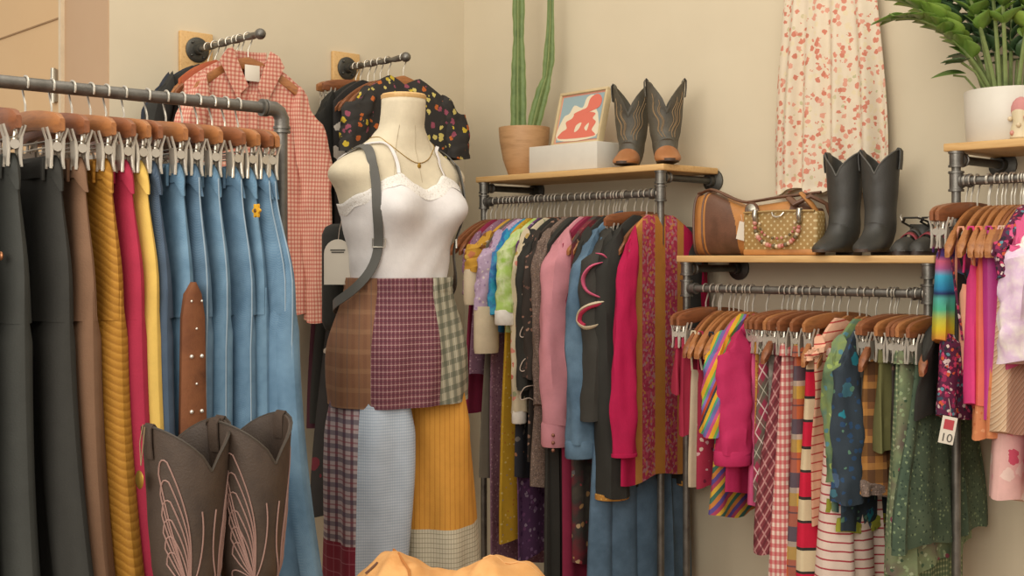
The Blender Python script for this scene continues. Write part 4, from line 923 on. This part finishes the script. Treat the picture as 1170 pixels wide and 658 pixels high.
for (bx, by, lab) in ((1.865, wy(213, 1.865), 'dark brown western boot with brass tag, left one of the foreground pair'), (1.880, wy(285, 1.880), 'dark brown western boot in front of the jeans, right one of the foreground pair')):
    b, sf = boot('cowboy_boot', lab, (bx, by, ZT), R(4), BH, brown_l, brown_l, .27, .080, .086, .062, 'foreground western boots', piping=plain('boot_edge', '3f372e', .6))
    for side in (-1, 1):
        cv = (R(-30), BH-.275)
        for q in range(6):
            ze = BH-.052-.030*q; aR = R(-74+q*1.5)
            lp = bez(cv, (R(-58+q), ze-.10+.012*q), (aR, ze-.020)) + bez((aR, ze-.020), (aR+R(2), ze+.010), (aR+R(14), ze+.002), 5)[1:] + bez((aR+R(14), ze+.002), (R(-18-q*3), ze-.085+.008*q), cv)[1:]
            MB().tube([sf(-side*a_, z_, .0010) for a_, z_ in lp], .0016, 5).build('stitching', stitch_m, b)
        for pts in (bez((R(-12), BH-.12), (R(-2), BH-.22), cv), bez(cv, (R(-70), BH-.235), (R(-72), BH-.268)), bez(cv, (R(-66), BH-.30), (R(-50), BH-.315)), bez(cv, (R(-12), BH-.29), (R(-20), BH-.325)), bez((R(-72), BH-.268), (R(-66), BH-.285), (R(-50), BH-.28))):
            MB().tube([sf(-side*a_, z_, .0010) for a_, z_ in pts], .0016, 5).build('stitching', stitch_m, b)
    if '213' and lab.startswith('dark brown western boot with'):
        tgb = thing('brass_tag', 'round brass tag hanging from the left foreground boot on a cord', 'tag', (bx, by, ZT), R(4))
        s0 = sf(R(-93), BH+.0, .006); mb = MB(); mb.tube([s0+Vector((0, -.003, .004)), s0+Vector((-.006, -.006, -.03)), s0+Vector((-.002, -.006, -.072))], .0012, 5); mb.tube([s0+Vector((.006, -.003, .0)), s0+Vector((.004, -.006, -.04)), s0+Vector((-.002, -.006, -.072))], .0012, 5); mb.build('cord', stitch2_m, tgb)
        c0 = s0+Vector((-.002, -.009, -.098)); mb = MB(); mb.rings([[(c0.x+r_*cos(a), c0.y+dy, c0.z+.008*0+r_*1.2*sin(a)) for a in [2*PI*i/24 for i in range(24)]] for r_, dy in ((.0125, -.0015), (.0145, 0), (.0125, .0015))]); mb.build('disc', gold_m, tgb)
def view_rot(px, extra=0):           # heading from a spot towards the viewer's side
    r = ray(px); return math.atan2(-r.y, -r.x)+R(extra)
for px, lab, ex in ((722, 'weathered brown western boot with tan toe, left of the pair on the upper shelf', -14), (760, 'weathered brown western boot with tan toe, right of the pair on the upper shelf', 6)):
    x = wx(px, .19); b, sf = boot('cowboy_boot', lab, (x, -.19, Z1), view_rot(px, ex), .262, olive_l, tan_l, .20, .070, .060, .080, 'western boots on the upper shelf')
    for a0 in (-.9, -.5, .5, .9):
        for q in range(2):
            pts = [(a0*(1-.5*t)+.12*q, .235-.115*t-.02*q) for t in [i/10 for i in range(11)]]
            MB().tube([sf(a_+.1*sin(z_*90), z_, .0012) for a_, z_ in pts], .0013, 5).build('stitching', stitch2_m, b)
for px, lab, ex in ((965, 'plain black tall boot on the lower shelf next to the beaded bag', -12), (1006, 'plain black tall boot on the lower shelf next to the strappy shoes', -4)):
    x = wx(px, .17); boot('tall_boot', lab, (x, -.17, Z2), view_rot(px, ex-14), .288, black_l, black_l, .225, .060, .058, .055, 'black boots on the lower shelf', piping=plain('grey_piping', '5a5852', .6))
redl = plain('red_leather', '8a3038', .5)
for px, t_, lab in ((1041, .17, 'black strappy shoe with red band, left of the pair'), (1062, .15, 'black strappy shoe with red band, right of the pair')):
    x = wx(px, t_); g = thing('sandal', lab, 'shoe', (x, -t_, Z2), view_rot(px, -25), 'strappy shoes on the lower shelf')
    ol = [(.10*cos(a)+.0, (.036 if cos(a) > 0 else .028)*sin(a)) for a in [2*PI*i/24 for i in range(24)]]
    MB().rings([[(a, b, z_+.0+.03*smoothstep(.02, -.1, a)) for a, b in ol] for z_ in (.001, .018)]).build('sole', plain('shoe_sole', '3a2f2a', .6), g)
    mb = MB(); mb.rings([[(x_, hw*cos(a), .012+h*max(0, sin(a))) for a in [PI*i/12 for i in range(13)]] for x_, hw, h in ((.099, .008, .006), (.09, .024, .024), (.06, .034, .038), (.035, .036, .044))]); mb.build('toe_cap', black_l, g)
    for x_, h, m in ((.015, .055, redl), (-.012, .066, black_l)):
        mb = MB(); mb.rings([[(x_-.008, .034*cos(a), .016+h*sin(a)) for a in [PI*i/14 for i in range(15)]], [(x_+.008, .034*cos(a), .016+(h-.006)*sin(a)) for a in [PI*i/14 for i in range(15)]]], False, False, closed=False)
        o = mb.build('cross_strap', m, g); so = o.modifiers.new('s', 'SOLIDIFY'); so.thickness = .003
    mb = MB(); mb.rings([[(-.06+.035*-sin(a), .032*cos(a), z_) for a in [PI*i/14 for i in range(15)]] for z_ in (.02, .06, .095)], False, False, closed=False)
    o = mb.build('heel_cup', black_l, g); so = o.modifiers.new('s', 'SOLIDIFY'); so.thickness = .004
    mb = MB(); mb.tube([(-.07, .03, .085), (-.03, .04, .10), (.0, .02, .112), (.0, -.02, .112), (-.03, -.04, .10), (-.07, -.03, .085)], .005, 8, flat=.5); mb.build('ankle_strap', black_l, g)
    MB().tube([(-.004, -.030, .105), (-.004, -.036, .116), (-.004, -.030, .126), (-.004, -.024, .116), (-.004, -.030, .105)], .0015, 6).build('buckle', wire_m, g)

# ------------------------------------------------------------------ shelf objects
# cactus
x = wx(599, .17); cp = thing('potted_cactus', 'tall two-stemmed green cactus in a tan wooden pot', 'plant', (x, -.17, Z1))
pot_m = mottle('tan_turned_wood', ['ab8258', 'b88f64', 'a07850'], 7, .55, stretch=(1, 1, 6))
MB().lathe([(.057, 0), (.062, .004), (.085, .07), (.098, .14), (.102, .19), (.102, .197), (.095, .197), (.092, .185)], 40, cap=True).build('pot', pot_m, cp)
MB().lathe([(.0925, .17), (.0925, .182), (.05, .188)], 30).build('soil', plain('soil', '4a3a2c', .95), cp)
cact = mottle('cactus_green', ['5c7040', '6c7f4a', '4f6338'], 14, .6); rib_m = plain('cactus_rib', '8a9460', .7)
def cactus(path, radii, name='stem'):
    mb = MB(); rs = []; N = 30; m = len(path)-1
    for i in range(m*8+1):
        t = i/8; a = int(min(t, m-1)); f = t-a; p = Vector(path[a]).lerp(Vector(path[a+1]), f); r = radii[a]+(radii[a+1]-radii[a])*f
        r *= 1+.035*sin(i*1.3)
        rs.append([(p.x+r*(1+.24*cos(5*th))*cos(th+.3), p.y+r*(1+.24*cos(5*th))*sin(th+.3), p.z) for th in [2*PI*k/N for k in range(N)]])
    mb.rings(rs); o = mb.build(name, cact, cp, 'all')
    for q in range(5):
        th = 2*PI*q/5; pts = []
        for i in range(m*8+1):
            t = i/8; a = int(min(t, m-1)); f = t-a; p = Vector(path[a]).lerp(Vector(path[a+1]), f); r = (radii[a]+(radii[a+1]-radii[a])*f)*(1+.035*sin(i*1.3))*1.235
            pts.append(p+Vector((r*cos(th+.3), r*sin(th+.3), 0)))
        MB().tube(pts, .0018, 5).build('rib', rib_m, o)
ux = Vector((RT.x, RT.y, 0))
cactus([(-.020, -.01, .17), (-.020, -.01, .33), (-.022, -.008, .45), (-.024, -.006, .56), (-.026, -.004, .68), (-.026, -.004, .86)], [.026, .026, .023, .017, .021, .016])
q0 = Vector((.038, .008, .17))
cactus([q0, q0+Vector((.016, .014, .09)), q0+Vector((.034, .030, .18)), q0+Vector((.042, .040, .225)), q0+Vector((.048, .046, .29)), q0+Vector((.052, .050, .42)), q0+Vector((.053, .051, .62))], [.022, .024, .022, .014, .019, .012, .008])
# white box
xb0, xb1 = .699, 1.045
bxo = thing('box', 'flat white cardboard box under the framed print', 'box', (xb0, -.28, Z1)); wcard = plain('white_card', 'd0cabd', .7, 0, 0, fuzz=.04)
MB().box((0, 0, .0), (xb1-xb0, .15, .070), 0, .002).build('box_base', wcard, bxo); MB().box((-.002, -.002, .004), (xb1-xb0+.002, .152, .103), 0, .002).build('box_lid', wcard, bxo)
# framed print leaning back
fx = wx(629, .22); fr = thing('framed_print', 'framed print of salmon pink abstract shapes leaning on the white box', 'picture', (fx, -.215, Z1+.1035), R(-9)); fr.rotation_euler = (R(-14), 0, R(-4))
FWd, FH = .262, .215; fm = plain('pale_frame', 'c9b48a', .6)
for nm, a, b in (('frame_rail', (0, -.006, 0), (FWd, .022, .010)), ('frame_rail', (0, -.006, FH-.010), (FWd, .022, FH)), ('frame_stile', (0, -.006, .010), (.010, .022, FH-.010)), ('frame_stile', (FWd-.010, -.006, .010), (FWd, .022, FH-.010))):
    MB().box(a, b, 0, .001).build(nm, fm, fr)
MB().box((.010, .003, .010), (FWd-.010, .018, FH-.010)).build('backing', plain('print_mat', 'cf8f7a', .8, 0, 0, fuzz=0), fr)
MB().box((.018, .001, .018), (FWd-.018, .003, FH-.018)).build('print_paper', plain('print_blue', '8fa3a6', .8, 0, 0, fuzz=0), fr)
salmon = plain('print_salmon', 'd0705e', .8, 0, 0, fuzz=0); crm = plain('print_cream', 'd8cbb0', .8, 0, 0, fuzz=0)
def blob(pts, y, m, nm):
    n = len(pts); o = []
    for i in range(n):
        a, b, c_, d_ = [Vector(pts[(i+j) % n]) for j in (-1, 0, 1, 2)]
        for t in (0, .25, .5, .75):
            o.append(.5*((2*b)+(-a+c_)*t+(2*a-5*b+4*c_-d_)*t*t+(-a+3*b-3*c_+d_)*t**3))
    MB().rings([[(p.x*FWd, y_, p.y*FH) for p in o] for y_ in (y, y+.0004)]).build(nm, m, fr, False)
blob([(.10, .12), (.9, .12), (.88, .5), (.82, .62), (.74, .88), (.58, .86), (.52, .68), (.34, .74), (.26, .60), (.14, .52)], .0004, crm, 'print_shape')
blob([(.14, .14), (.86, .13), (.80, .25), (.86, .38), (.78, .46), (.82, .54), (.70, .58), (.56, .56), (.40, .60), (.34, .50), (.22, .44), (.26, .32), (.16, .26)], -.0002, salmon, 'print_shape')
blob([(.36, .58), (.52, .64), (.62, .68), (.66, .84), (.80, .90), (.90, .80), (.88, .66), (.74, .60), (.60, .56), (.46, .52)], -.0004, salmon, 'print_shape')
blob([(.46, .36), (.56, .40), (.52, .28), (.44, .24)], -.0006, crm, 'print_shape'); blob([(.64, .30), (.72, .38), (.70, .24)], -.0006, crm, 'print_shape')
# leather duffel bag
xa, xz = wx(799, .13), wx(938, .13); LB = xz-xa
bg_ = thing('leather_handbag', 'large tan and dark brown leather handbag on the lower shelf', 'bag', (xa, -.13, Z2))
tanb = mottle('tan_bag_leather', ['a8703a', 'b97f45', '9a6434'], 8, .45); brnb = mottle('brown_bag_leather', ['5d4030', '6d4b38', '523828'], 8, .45)
def bagring(t, n=64, g_=1.0):
    h = lerp_table([(0, .205), (.12, .215), (.45, .165), (.8, .178), (1, .150)], t)[0]; d_ = lerp_table([(0, .035), (.08, .056), (.5, .06), (.92, .05), (1, .03)], t)[0]; r = []
    for k in range(n):
        a = 2*PI*k/n; c, s = cos(a), sin(a)
        r.append((t*LB, d_*g_*(abs(c)**.7)*(1 if c > 0 else -1), h*.5+h*.5*g_*(abs(s)**.75)*(1 if s > 0 else -1)+.001))
    return r
def bmf(j, i):
    t = (j+.5)/36; fr_ = i >= 12 and i <= 28
    if .13 < t < .36-.10*abs(((i % 32)-24)/8)*0 and 17 <= i+0 <= 31: return 1
    if t > .80: return 1
    return 0
mb = MB(); mb.rings([bagring(j/110) for j in range(111)], mf=lambda j, i: 1 if (.14 < (j+.5)/110 < .22+.20*sin(PI*max(0, min(1, (i-14)/46)))**.8 and 14 < i < 60) or (j+.5)/110 > .78+.06*sin(PI*max(0, min(1, (i-14)/46))) else 0); mb.build('bag_body', [tanb, brnb], bg_, 'all')
mb = MB(); p = [Vector(q) for q in bagring(.115)]; p = [(q.x, q.y*1.03, (q.z-.1)*1.02+.1) for q in p]; mb.tube(p+[p[0]], .0032, 6); mb.build('piping', brnb, bg_)
mb = MB(); p = [Vector(q) for q in bagring(.02)]; mb.tube([(q.x-.002, q.y*1.06, (q.z-.1)*1.03+.1) for q in p+[p[0]]], .0045, 6); mb.build('end_piping', brnb, bg_)
mb = MB(); mb.tube([(t*LB, -.012*0-.03*sin(PI*t), lerp_table([(0, .214), (.12, .226), (.45, .176), (.8, .192), (1, .20)], t)[0]+.002) for t in [i/24 for i in range(25)]], .010, 10, flat=.5); mb.build('top_band', brnb, bg_)
mb = MB(); mb.tube([(.80*LB, -.03, .185), (.88*LB, -.055, .165), (.96*LB, -.03, .19), (1.04*LB, 0, .165), (1.07*LB, .01, .11), (1.0*LB, .02, .05)], [.014, .018, .016, .013, .011, .008], 12, flat=.5); mb.build('knotted_strap', brnb, bg_)
mb = MB(); mb.tube([(.90*LB, -.04, .20), (.97*LB, -.035, .165), (1.03*LB, -.02, .12)], [.016, .02, .012], 10, flat=.4); mb.build('strap_end', tanb, bg_)
cm = MB(); px_ = .545*LB
cm.tube([(px_, -.066, .150), (px_, -.070, .150), (px_, -.073, .150), (px_, -.078, .150)], [.020, .020, .013, .005], 20); cm.build('round_stud', plain('antique_silver', 'a8a294', .35, .7, 0), bg_)
cm = MB(); cm.tube([(px_, -.060, .150), (px_, -.067, .150)], [.026, .026], 20); cm.build('stud_patch', brnb, bg_)
MB().box((0, -.0005, -.030), (.036, .0005, .030)).build('card', card_m, tag(MB().tube([(.018, 0, .028), (.010, .004, .05)], .0008, 5).build('price_tag', thread_m, None, loc=(wx(843, .215), -.215, Z2+.085)), 'blank cream price tag on the brown handbag', 'tag')).rotation_euler = (0, R(14), 0)
# beaded bag
xa, xz = wx(849, .265), wx(933, .265); LW = xz-xa
bb = thing('beaded_handbag', 'small beige dotted box handbag with a pink bead handle', 'bag', (xa, -.265, Z2))
dotm = NM('beige_dotted_weave', .6); u, v = dotm.uv(0, 0)
pu = dotm.math('SUBTRACT', dotm.math('FRACT', dotm.math('DIVIDE', dotm.math('ADD', u, v), .024)), .5); pv = dotm.math('SUBTRACT', dotm.math('FRACT', dotm.math('DIVIDE', dotm.math('SUBTRACT', u, v), .024)), .5)
dd_ = dotm.math('SQRT', dotm.math('ADD', dotm.math('MULTIPLY', pu, pu), dotm.math('MULTIPLY', pv, pv)))
dotm = dotm.out(dotm.mix(dotm.math('LESS_THAN', dd_, .21), 'a3824c', 'cdb98a'), .2)
HB_ = .138
MB().box((0, -.0, .012), (LW, .055, HB_), 0, .008).build('bag_body', dotm, bb)
MB().box((.002, -.003, .001), (LW-.002, .057, .020), 0, .004).build('bag_base', tanb, bb)
mb = MB(); mb.tube([(.005, -.003, HB_), (LW*.5, -.004, HB_+.003), (LW-.005, -.003, HB_)], .0035, 8); mb.build('frame_edge', plain('gold_frame', 'b89a66', .4, .5, 0), bb)
MB().tube([(LW*.5-.022, -.006, HB_-.002), (LW*.5-.014, -.012, HB_-.013), (LW*.5, -.013, HB_-.017), (LW*.5+.014, -.012, HB_-.013), (LW*.5+.022, -.006, HB_-.002)], .003, 8).build('clasp', wire_m, bb)
silv = plain('polished_silver', 'b5aea0', .2, .85, 0, fuzz=0)
for s in (.20, .80):
    mb = MB(); mb.tube([(LW*s, .0, HB_+.006), (LW*s, -.012, HB_+.004), (LW*s, -.014, HB_-.012), (LW*s, -.010, HB_-.030), (LW*s, -.004, HB_-.034)], [.006, .009, .009, .008, .005], 12); mb.build('handle_mount', silv, bb)
beads = [plain('pink_bead', 'c98a7a', .35), plain('cream_bead', 'd8c3a0', .35), plain('olive_bead', '6a5a3c', .4), plain('rose_bead', 'b8655c', .35)]
for i in range(23):
    t = i/22; a = PI*t; X_ = LW*.5-LW*.30*cos(a); Z_ = HB_-.034-.075*sin(a)**.8
    MB().ball((X_, -.013, Z_), .0066 if i % 2 else .0078, 10, 6).build('bead', beads[(i*7) % 4], bb)
for i in range(13):
    t = i/12; a = PI*t; X_ = LW*.5-LW*.24*cos(a); Z_ = HB_-.036-.048*sin(a)**.8
    MB().ball((X_, -.0105, Z_), .0048, 8, 5).build('bead', beads[(i*5+1) % 4], bb)
# floral skirt on the wall
xs0, xs1 = wx(881, .06), wx(1014, .06); xc = (xs0+xs1)/2; hw0 = (xs1-xs0)/2
zb = zz(218, xc, -.06)
fs = thing('floral_dress', 'cream dress with small coral flowers hanging on the right wall', 'dress', (xc, -.052, 0)); mb = MB()
shell(mb, lambda v: hw0*.70+hw0*.30*smoothstep(0, .9, v), lambda c: 2.50, lambda c: zb+.012*sin(9*c)-.005*c, .022, .014, 8, .5, nx=81, nz=30); mb.build('skirt_panel', floral_skirt_m, fs, 'all')
mb = MB(); shell(mb, lambda v: hw0*.66+.01*v, lambda c: 2.56, lambda c: 2.495, .024, .006, 8, .5, nx=41, nz=4); mb.build('waistband', floral_skirt_m, fs)
MB().tube([(0, .052, 2.585), (0, .0, 2.585), (0, -.01, 2.60)], .005, 8).build('wall_hook', wire_m, fs); MB().tube([(-.12, 0, 2.555), (0, 0, 2.59), (.12, 0, 2.555)], .003, 6).build('hanging_loop', cream_m, fs)
# plant
x = wx(1152, .17); pp = thing('potted_plant', 'large leafy green plant in a white cylindrical pot on the right shelf', 'plant', (x, -.17, Z3))
hp = zz(104, x, -.17)-Z3
MB().lathe([(.104, 0), (.110, .006), (.114, hp*.5), (.117, hp-.003), (.115, hp), (.108, hp), (.106, hp-.02)], 48).build('pot', plain('white_glaze', 'd3ccbe', .45, 0, .02, fuzz=.03), pp)
MB().lathe([(.106, hp-.03), (.106, hp-.012), (.05, hp-.008)], 30).build('soil', plain('soil', '4a3a2c', .95), pp)
leaf_ms = [mottle('leaf_green', ['56722e', '688838', '4a662c'], 9, .4), mottle('leaf_bright', ['75933a', '86a345', '66852f'], 9, .4), mottle('leaf_deep', ['3c5533', '4a6640', '34492c'], 9, .4)]; stem_m = mottle('stem_green', ['6a7a42', '7c8a50', '5a6838'], 20, .6)
rnd = random.Random(11)
def leaf(mb, base, d_, up, L_, W_, mi=0):
    d_ = d_.normalized(); sd = d_.cross(up).normalized(); nn = sd.cross(d_).normalized(); vs = []; N = 8
    for side in (0, 1):
        for i in range(N+1):
            t = i/N; w_ = W_*sin(PI*t**.8)**.85*(1-.25*t) if 0 < t < 1 else .0004; c_ = base+d_*L_*t-nn*(.12*L_*t*t)-nn*.0010*side
            vs += [c_-sd*w_+nn*w_*.35, c_, c_+sd*w_+nn*w_*.35]
    fs_ = []; o = 3*(N+1)
    for i in range(N):
        for q in (0, 1):
            a = i*3+q; fs_ += [(a, a+1, a+4, a+3), (o+a+3, o+a+4, o+a+1, o+a)]
        fs_ += [(i*3, i*3+3, o+i*3+3, o+i*3), (i*3+2, o+i*3+2, o+i*3+5, i*3+5)]
    mb.add(vs, fs_, mi)
def frond(az, reach, rise, L_scale=1, mi=0, nleaf=12, lw=.016, ll=.062, start=.30, droop=.0, bx=0, by=0):
    """az: heading; the stem arches out from the soil"""
    dv = Vector((cos(az), sin(az), 0)); pts = []
    for i in range(15):
        t = i/14; pts.append(Vector((bx, by, hp-.02))+dv*reach*(t**1.25)+Vector((0, 0, rise*sin(t*PI*.5)**1.0-droop*t**3)))
    MB().tube(pts, [.0065*(1-.6*i/14) for i in range(15)], 7).build('stem', stem_m, pp); mb = MB(); 
    for i in range(nleaf):
        t = start+(1-start)*i/(nleaf-1); j_ = t*14; a = int(min(j_, 13)); p = pts[a].lerp(pts[a+1], j_-a); tg_ = (pts[a+1]-pts[a]).normalized()
        sd = tg_.cross(Vector((0, 0, 1))); sd = sd.normalized() if sd.length > .05 else Vector((1, 0, 0))
        for s in ((1, -1) if i < nleaf-1 else (0,)):
            d_ = tg_*.85+sd*s*(.8+rnd.uniform(-.15, .15))+Vector((0, 0, rnd.uniform(-.12, .3)))
            if d_.length < .1: d_ = tg_
            sz_ = rnd.uniform(.8, 1.1)*L_scale*(1-.3*t); leaf(mb, p, d_, Vector((rnd.uniform(-.2, .2), rnd.uniform(-.2, .2), 1)), ll*1.45*sz_, lw*2.5*sz_)
    mb.build('leaves', leaf_ms[mi], pp, 'all')
AZL = math.atan2(-RT.y, -RT.x)       # towards the left of the room's diagonal
for (a, rch, rs_, mi, nl, dr) in ((0, .37, .30, 1, 15, .0), (8, .30, .24, 0, 13, .03), (-18, .34, .36, 1, 14, 0), (25, .26, .40, 0, 14, 0), (-40, .24, .34, 2, 13, 0), (60, .20, .42, 0, 13, 0), (100, .18, .40, 1, 12, 0), (-80, .2, .30, 2, 12, 0),
                                (140, .22, .40, 0, 12, 0), (180, .28, .36, 1, 12, 0), (-120, .22, .30, 2, 12, 0), (-150, .20, .25, 2, 11, 0), (40, .12, .45, 1, 12, 0), (-10, .14, .46, 0, 13, 0), (-60, .12, .30, 2, 12, 0)):
    aa = AZL+R(a); frond(aa, rch if sin(aa) < .3 else min(rch, .06), rs_, 1.0, mi, nl-3, droop=dr, bx=.045*cos(aa), by=.045*sin(aa))
for a, rch, rs_ in ((12, .17, .12), (-30, .10, .16), (-75, .12, .14), (-100, .12, .17), (-130, .10, .15)):
    aa = AZL+R(a); rch *= (1 if sin(aa) < .3 else .4); mb = MB(); p0 = Vector((.06*cos(aa), .06*sin(aa), hp-.015)); p1 = p0+Vector((cos(aa)*rch*.5, sin(aa)*rch*.5, rs_*.75)); p2 = p0+Vector((cos(aa)*rch, sin(aa)*rch, rs_*.6))
    MB().tube([p0, p0.lerp(p1, .5)+Vector((0, 0, .02)), p1], .0035, 6).build('stem', stem_m, pp)
    for q in range(5):
        aq = aa+R(-70+35*q); leaf(mb, p1, Vector((cos(aq), sin(aq), .15)), Vector((0, 0, 1)), .055, .020)
    mb.build('leaves', leaf_ms[2], pp, 'all')
aa = AZL+R(-4); p0 = Vector((.07*cos(aa), .07*sin(aa), hp-.015)); p1 = Vector((.150*cos(aa), .150*sin(aa), hp+.045))
MB().tube([p0, p0.lerp(p1, .6)+Vector((0, 0, .02)), p1], .003, 6).build('stem', stem_m, pp)
mb = MB(); leaf(mb, p1+Vector((-.5*.07*cos(aa), -.5*.07*sin(aa), .006)), Vector((cos(aa), sin(aa), -.02)), Vector((.3, -.3, 1)), .095, .024); mb.build('leaves', leaf_ms[0], pp, 'all')
# ornament beside the pot
xo = wx(1166, .275); og = thing('beaded_ornament', 'small pink and cream ornament in front of the plant pot', 'ornament', (xo, -.272, Z3))
MB().lathe([(.022, 0), (.028, .006), (.026, .03), (.020, .05), (.024, .075), (.02, .085)], 20).build('ornament_base', plain('cream_ceramic', 'd5c4a0', .5), og)
MB().rings([[(.026*cos(a)*sin(b)*1.0, .022*sin(a)*sin(b), .082+.034*cos(b)) for a in [2*PI*i/20 for i in range(20)]] for b in (.1, .5, .9, 1.3, 1.7, 2.1)]).build('pink_dome', plain('pink_felt', 'cf8f8a', .8), og)
for i in range(9):
    a = 2*PI*i/9; MB().ball((.027*cos(a), .027*sin(a), .018+.02*(i % 3)), .007, 8, 5).build('bead', beads[i % 2], og)

# ------------------------------------------------------------------ table, folded cloth, tags
TX0, TX1, TY0, TY1 = 1.80, 2.46, -2.95, -1.80
tb = thing('display_table', 'low wooden display table under the foreground boots', 'table', (TX0, TY0, 0))
MB().box((0, 0, ZT-.030), (TX1-TX0, TY1-TY0, ZT), 0, .004).build('table_top', floor_m, tb)
for a in (.04, TX1-TX0-.09):
    for b in (.04, TY1-TY0-.09): MB().box((a, b, 0), (a+.05, b+.05, ZT-.03), 0, .004).build('leg', floor_m, tb)
MB().box((.05, .05, ZT-.10), (TX1-TX0-.05, .07, ZT-.03)).build('apron', floor_m, tb); MB().box((.05, TY1-TY0-.07, ZT-.10), (TX1-TX0-.05, TY1-TY0-.05, ZT-.03)).build('apron', floor_m, tb)
# folded apricot shirt lying in a heap: height field in the viewer-facing diagonal
oc = mottle('apricot_cotton', ['cf9558', 'd9a367', 'c68a4f'], 9, .9)
Dc = 2.44
def cpt(px, D): r = ray(px); return EYE.xy+Vector((r.x, r.y))*D
cc = cpt(515, Dc); c3 = thing('folded_shirt', 'apricot orange folded shirt lying on the display table', 'shirt', (cc.x, cc.y, ZT), R(YAW))
mb = MB(); NX, NY = 60, 26; top = []; hw_s = .225
def hgt(a, b):
    e = max(0, 1-abs(a)**6)**.5*max(0, 1-abs(b)**4)**.5
    px_ = 515+a*125
    ridge = lerp_table([(388, .055), (400, .062), (425, .075), (440, .094), (447, .098), (470, .085), (490, .062), (510, .048), (530, .056), (552, .082), (565, .090), (580, .078), (600, .076), (625, .064), (640, .056)], px_)[0]
    return max(.002, (ridge+.056)*e*(1-.25*(b+0)**2)+.004*sin(9*a+5*b)*e+.003*sin(23*a-8*b)*e)
rows = []
for j in range(NY+1):
    b = -1+2*j/NY; rows.append([(a*hw_s*(1+.04*sin(5*b)), b*.13*(1+.05*sin(7*a)), hgt(a, b)) for a in [-1+2*i/NX for i in range(NX+1)]])
mb.rings(rows, False, False, closed=False)
mb.rings([[(p[0], p[1], .001) for p in r] for r in rows][::-1], False, False, closed=False)
mb.build('folded_body', oc, c3, 'all')
mb = MB(); pts = [(-.225*(x_)*1.0, -.02, 0) for x_ in (0, 1)]
def onc(px, b, off=.003): a = (px-515)/125; return Vector((a*hw_s, b*.13, hgt(a, b)+off))
mb.tube([onc(418, -.1, .002), onc(424, -.05, .002), onc(431, 0, .002)], .004, 8, flat=.3); mb.build('dark_label', plain('brown_label', '6a4a3c', .8), c3)
mb = MB(); mb.tube([onc(447, .35), onc(456, -.1, .0), onc(470, -.5), onc(480, -.9)], .003, 6); mb.build('collar_fold', plain('apricot_dark_thread', 'b5763f', .9), c3)  # darker apricot line laid along the collar fold
mb = MB(); mb.tube([onc(p_, .1, .001) for p_ in range(552, 641, 8)], .0022, 6); mb.build('hem_stitch', plain('apricot_stitch', 'd9a870', .9), c3)
# tag with the number 10 on the confetti dress
x = wx(1085, .49); tzz = zz(491, x, -.49)
tn = thing('price_tag', 'white price tag with red square and the number 10', 'tag', (x, -.50, tzz), view_rot(1085)+PI/2); tn.rotation_euler = (0, R(10), view_rot(1085)+PI/2)
MB().box((-.0185, -.0008, -.036), (.0185, .0008, .036), 0, 0).build('card', card_m, tn, False)
MB().box((-.012, -.0018, .002), (.012, -.0009, .028)).build('red_square', plain('tag_red', 'b0444a', .7, 0, 0, fuzz=0), tn, False)
MB().tube([(0, 0, .034), (-.003, 0, .055), (-.012, .012, .08)], .0008, 5).build('string', thread_m, tn)
tc_ = bpy.data.curves.new('number', 'FONT'); tc_.body = '10'; tc_.size = .031; tc_.align_x = 'CENTER'; tc_.extrude = .0004
to_ = bpy.data.objects.new('tmp_number', tc_); C.objects.link(to_); bpy.context.view_layer.update()
me_ = bpy.data.meshes.new_from_object(to_.evaluated_get(bpy.context.evaluated_depsgraph_get())); bpy.data.objects.remove(to_)
no = bpy.data.objects.new('printed_number', me_); me_.materials.clear(); me_.materials.append(ink_m); C.objects.link(no); no.parent = tn; no.location = (0, -.0015, -.030); no.rotation_euler = (PI/2, 0, 0)
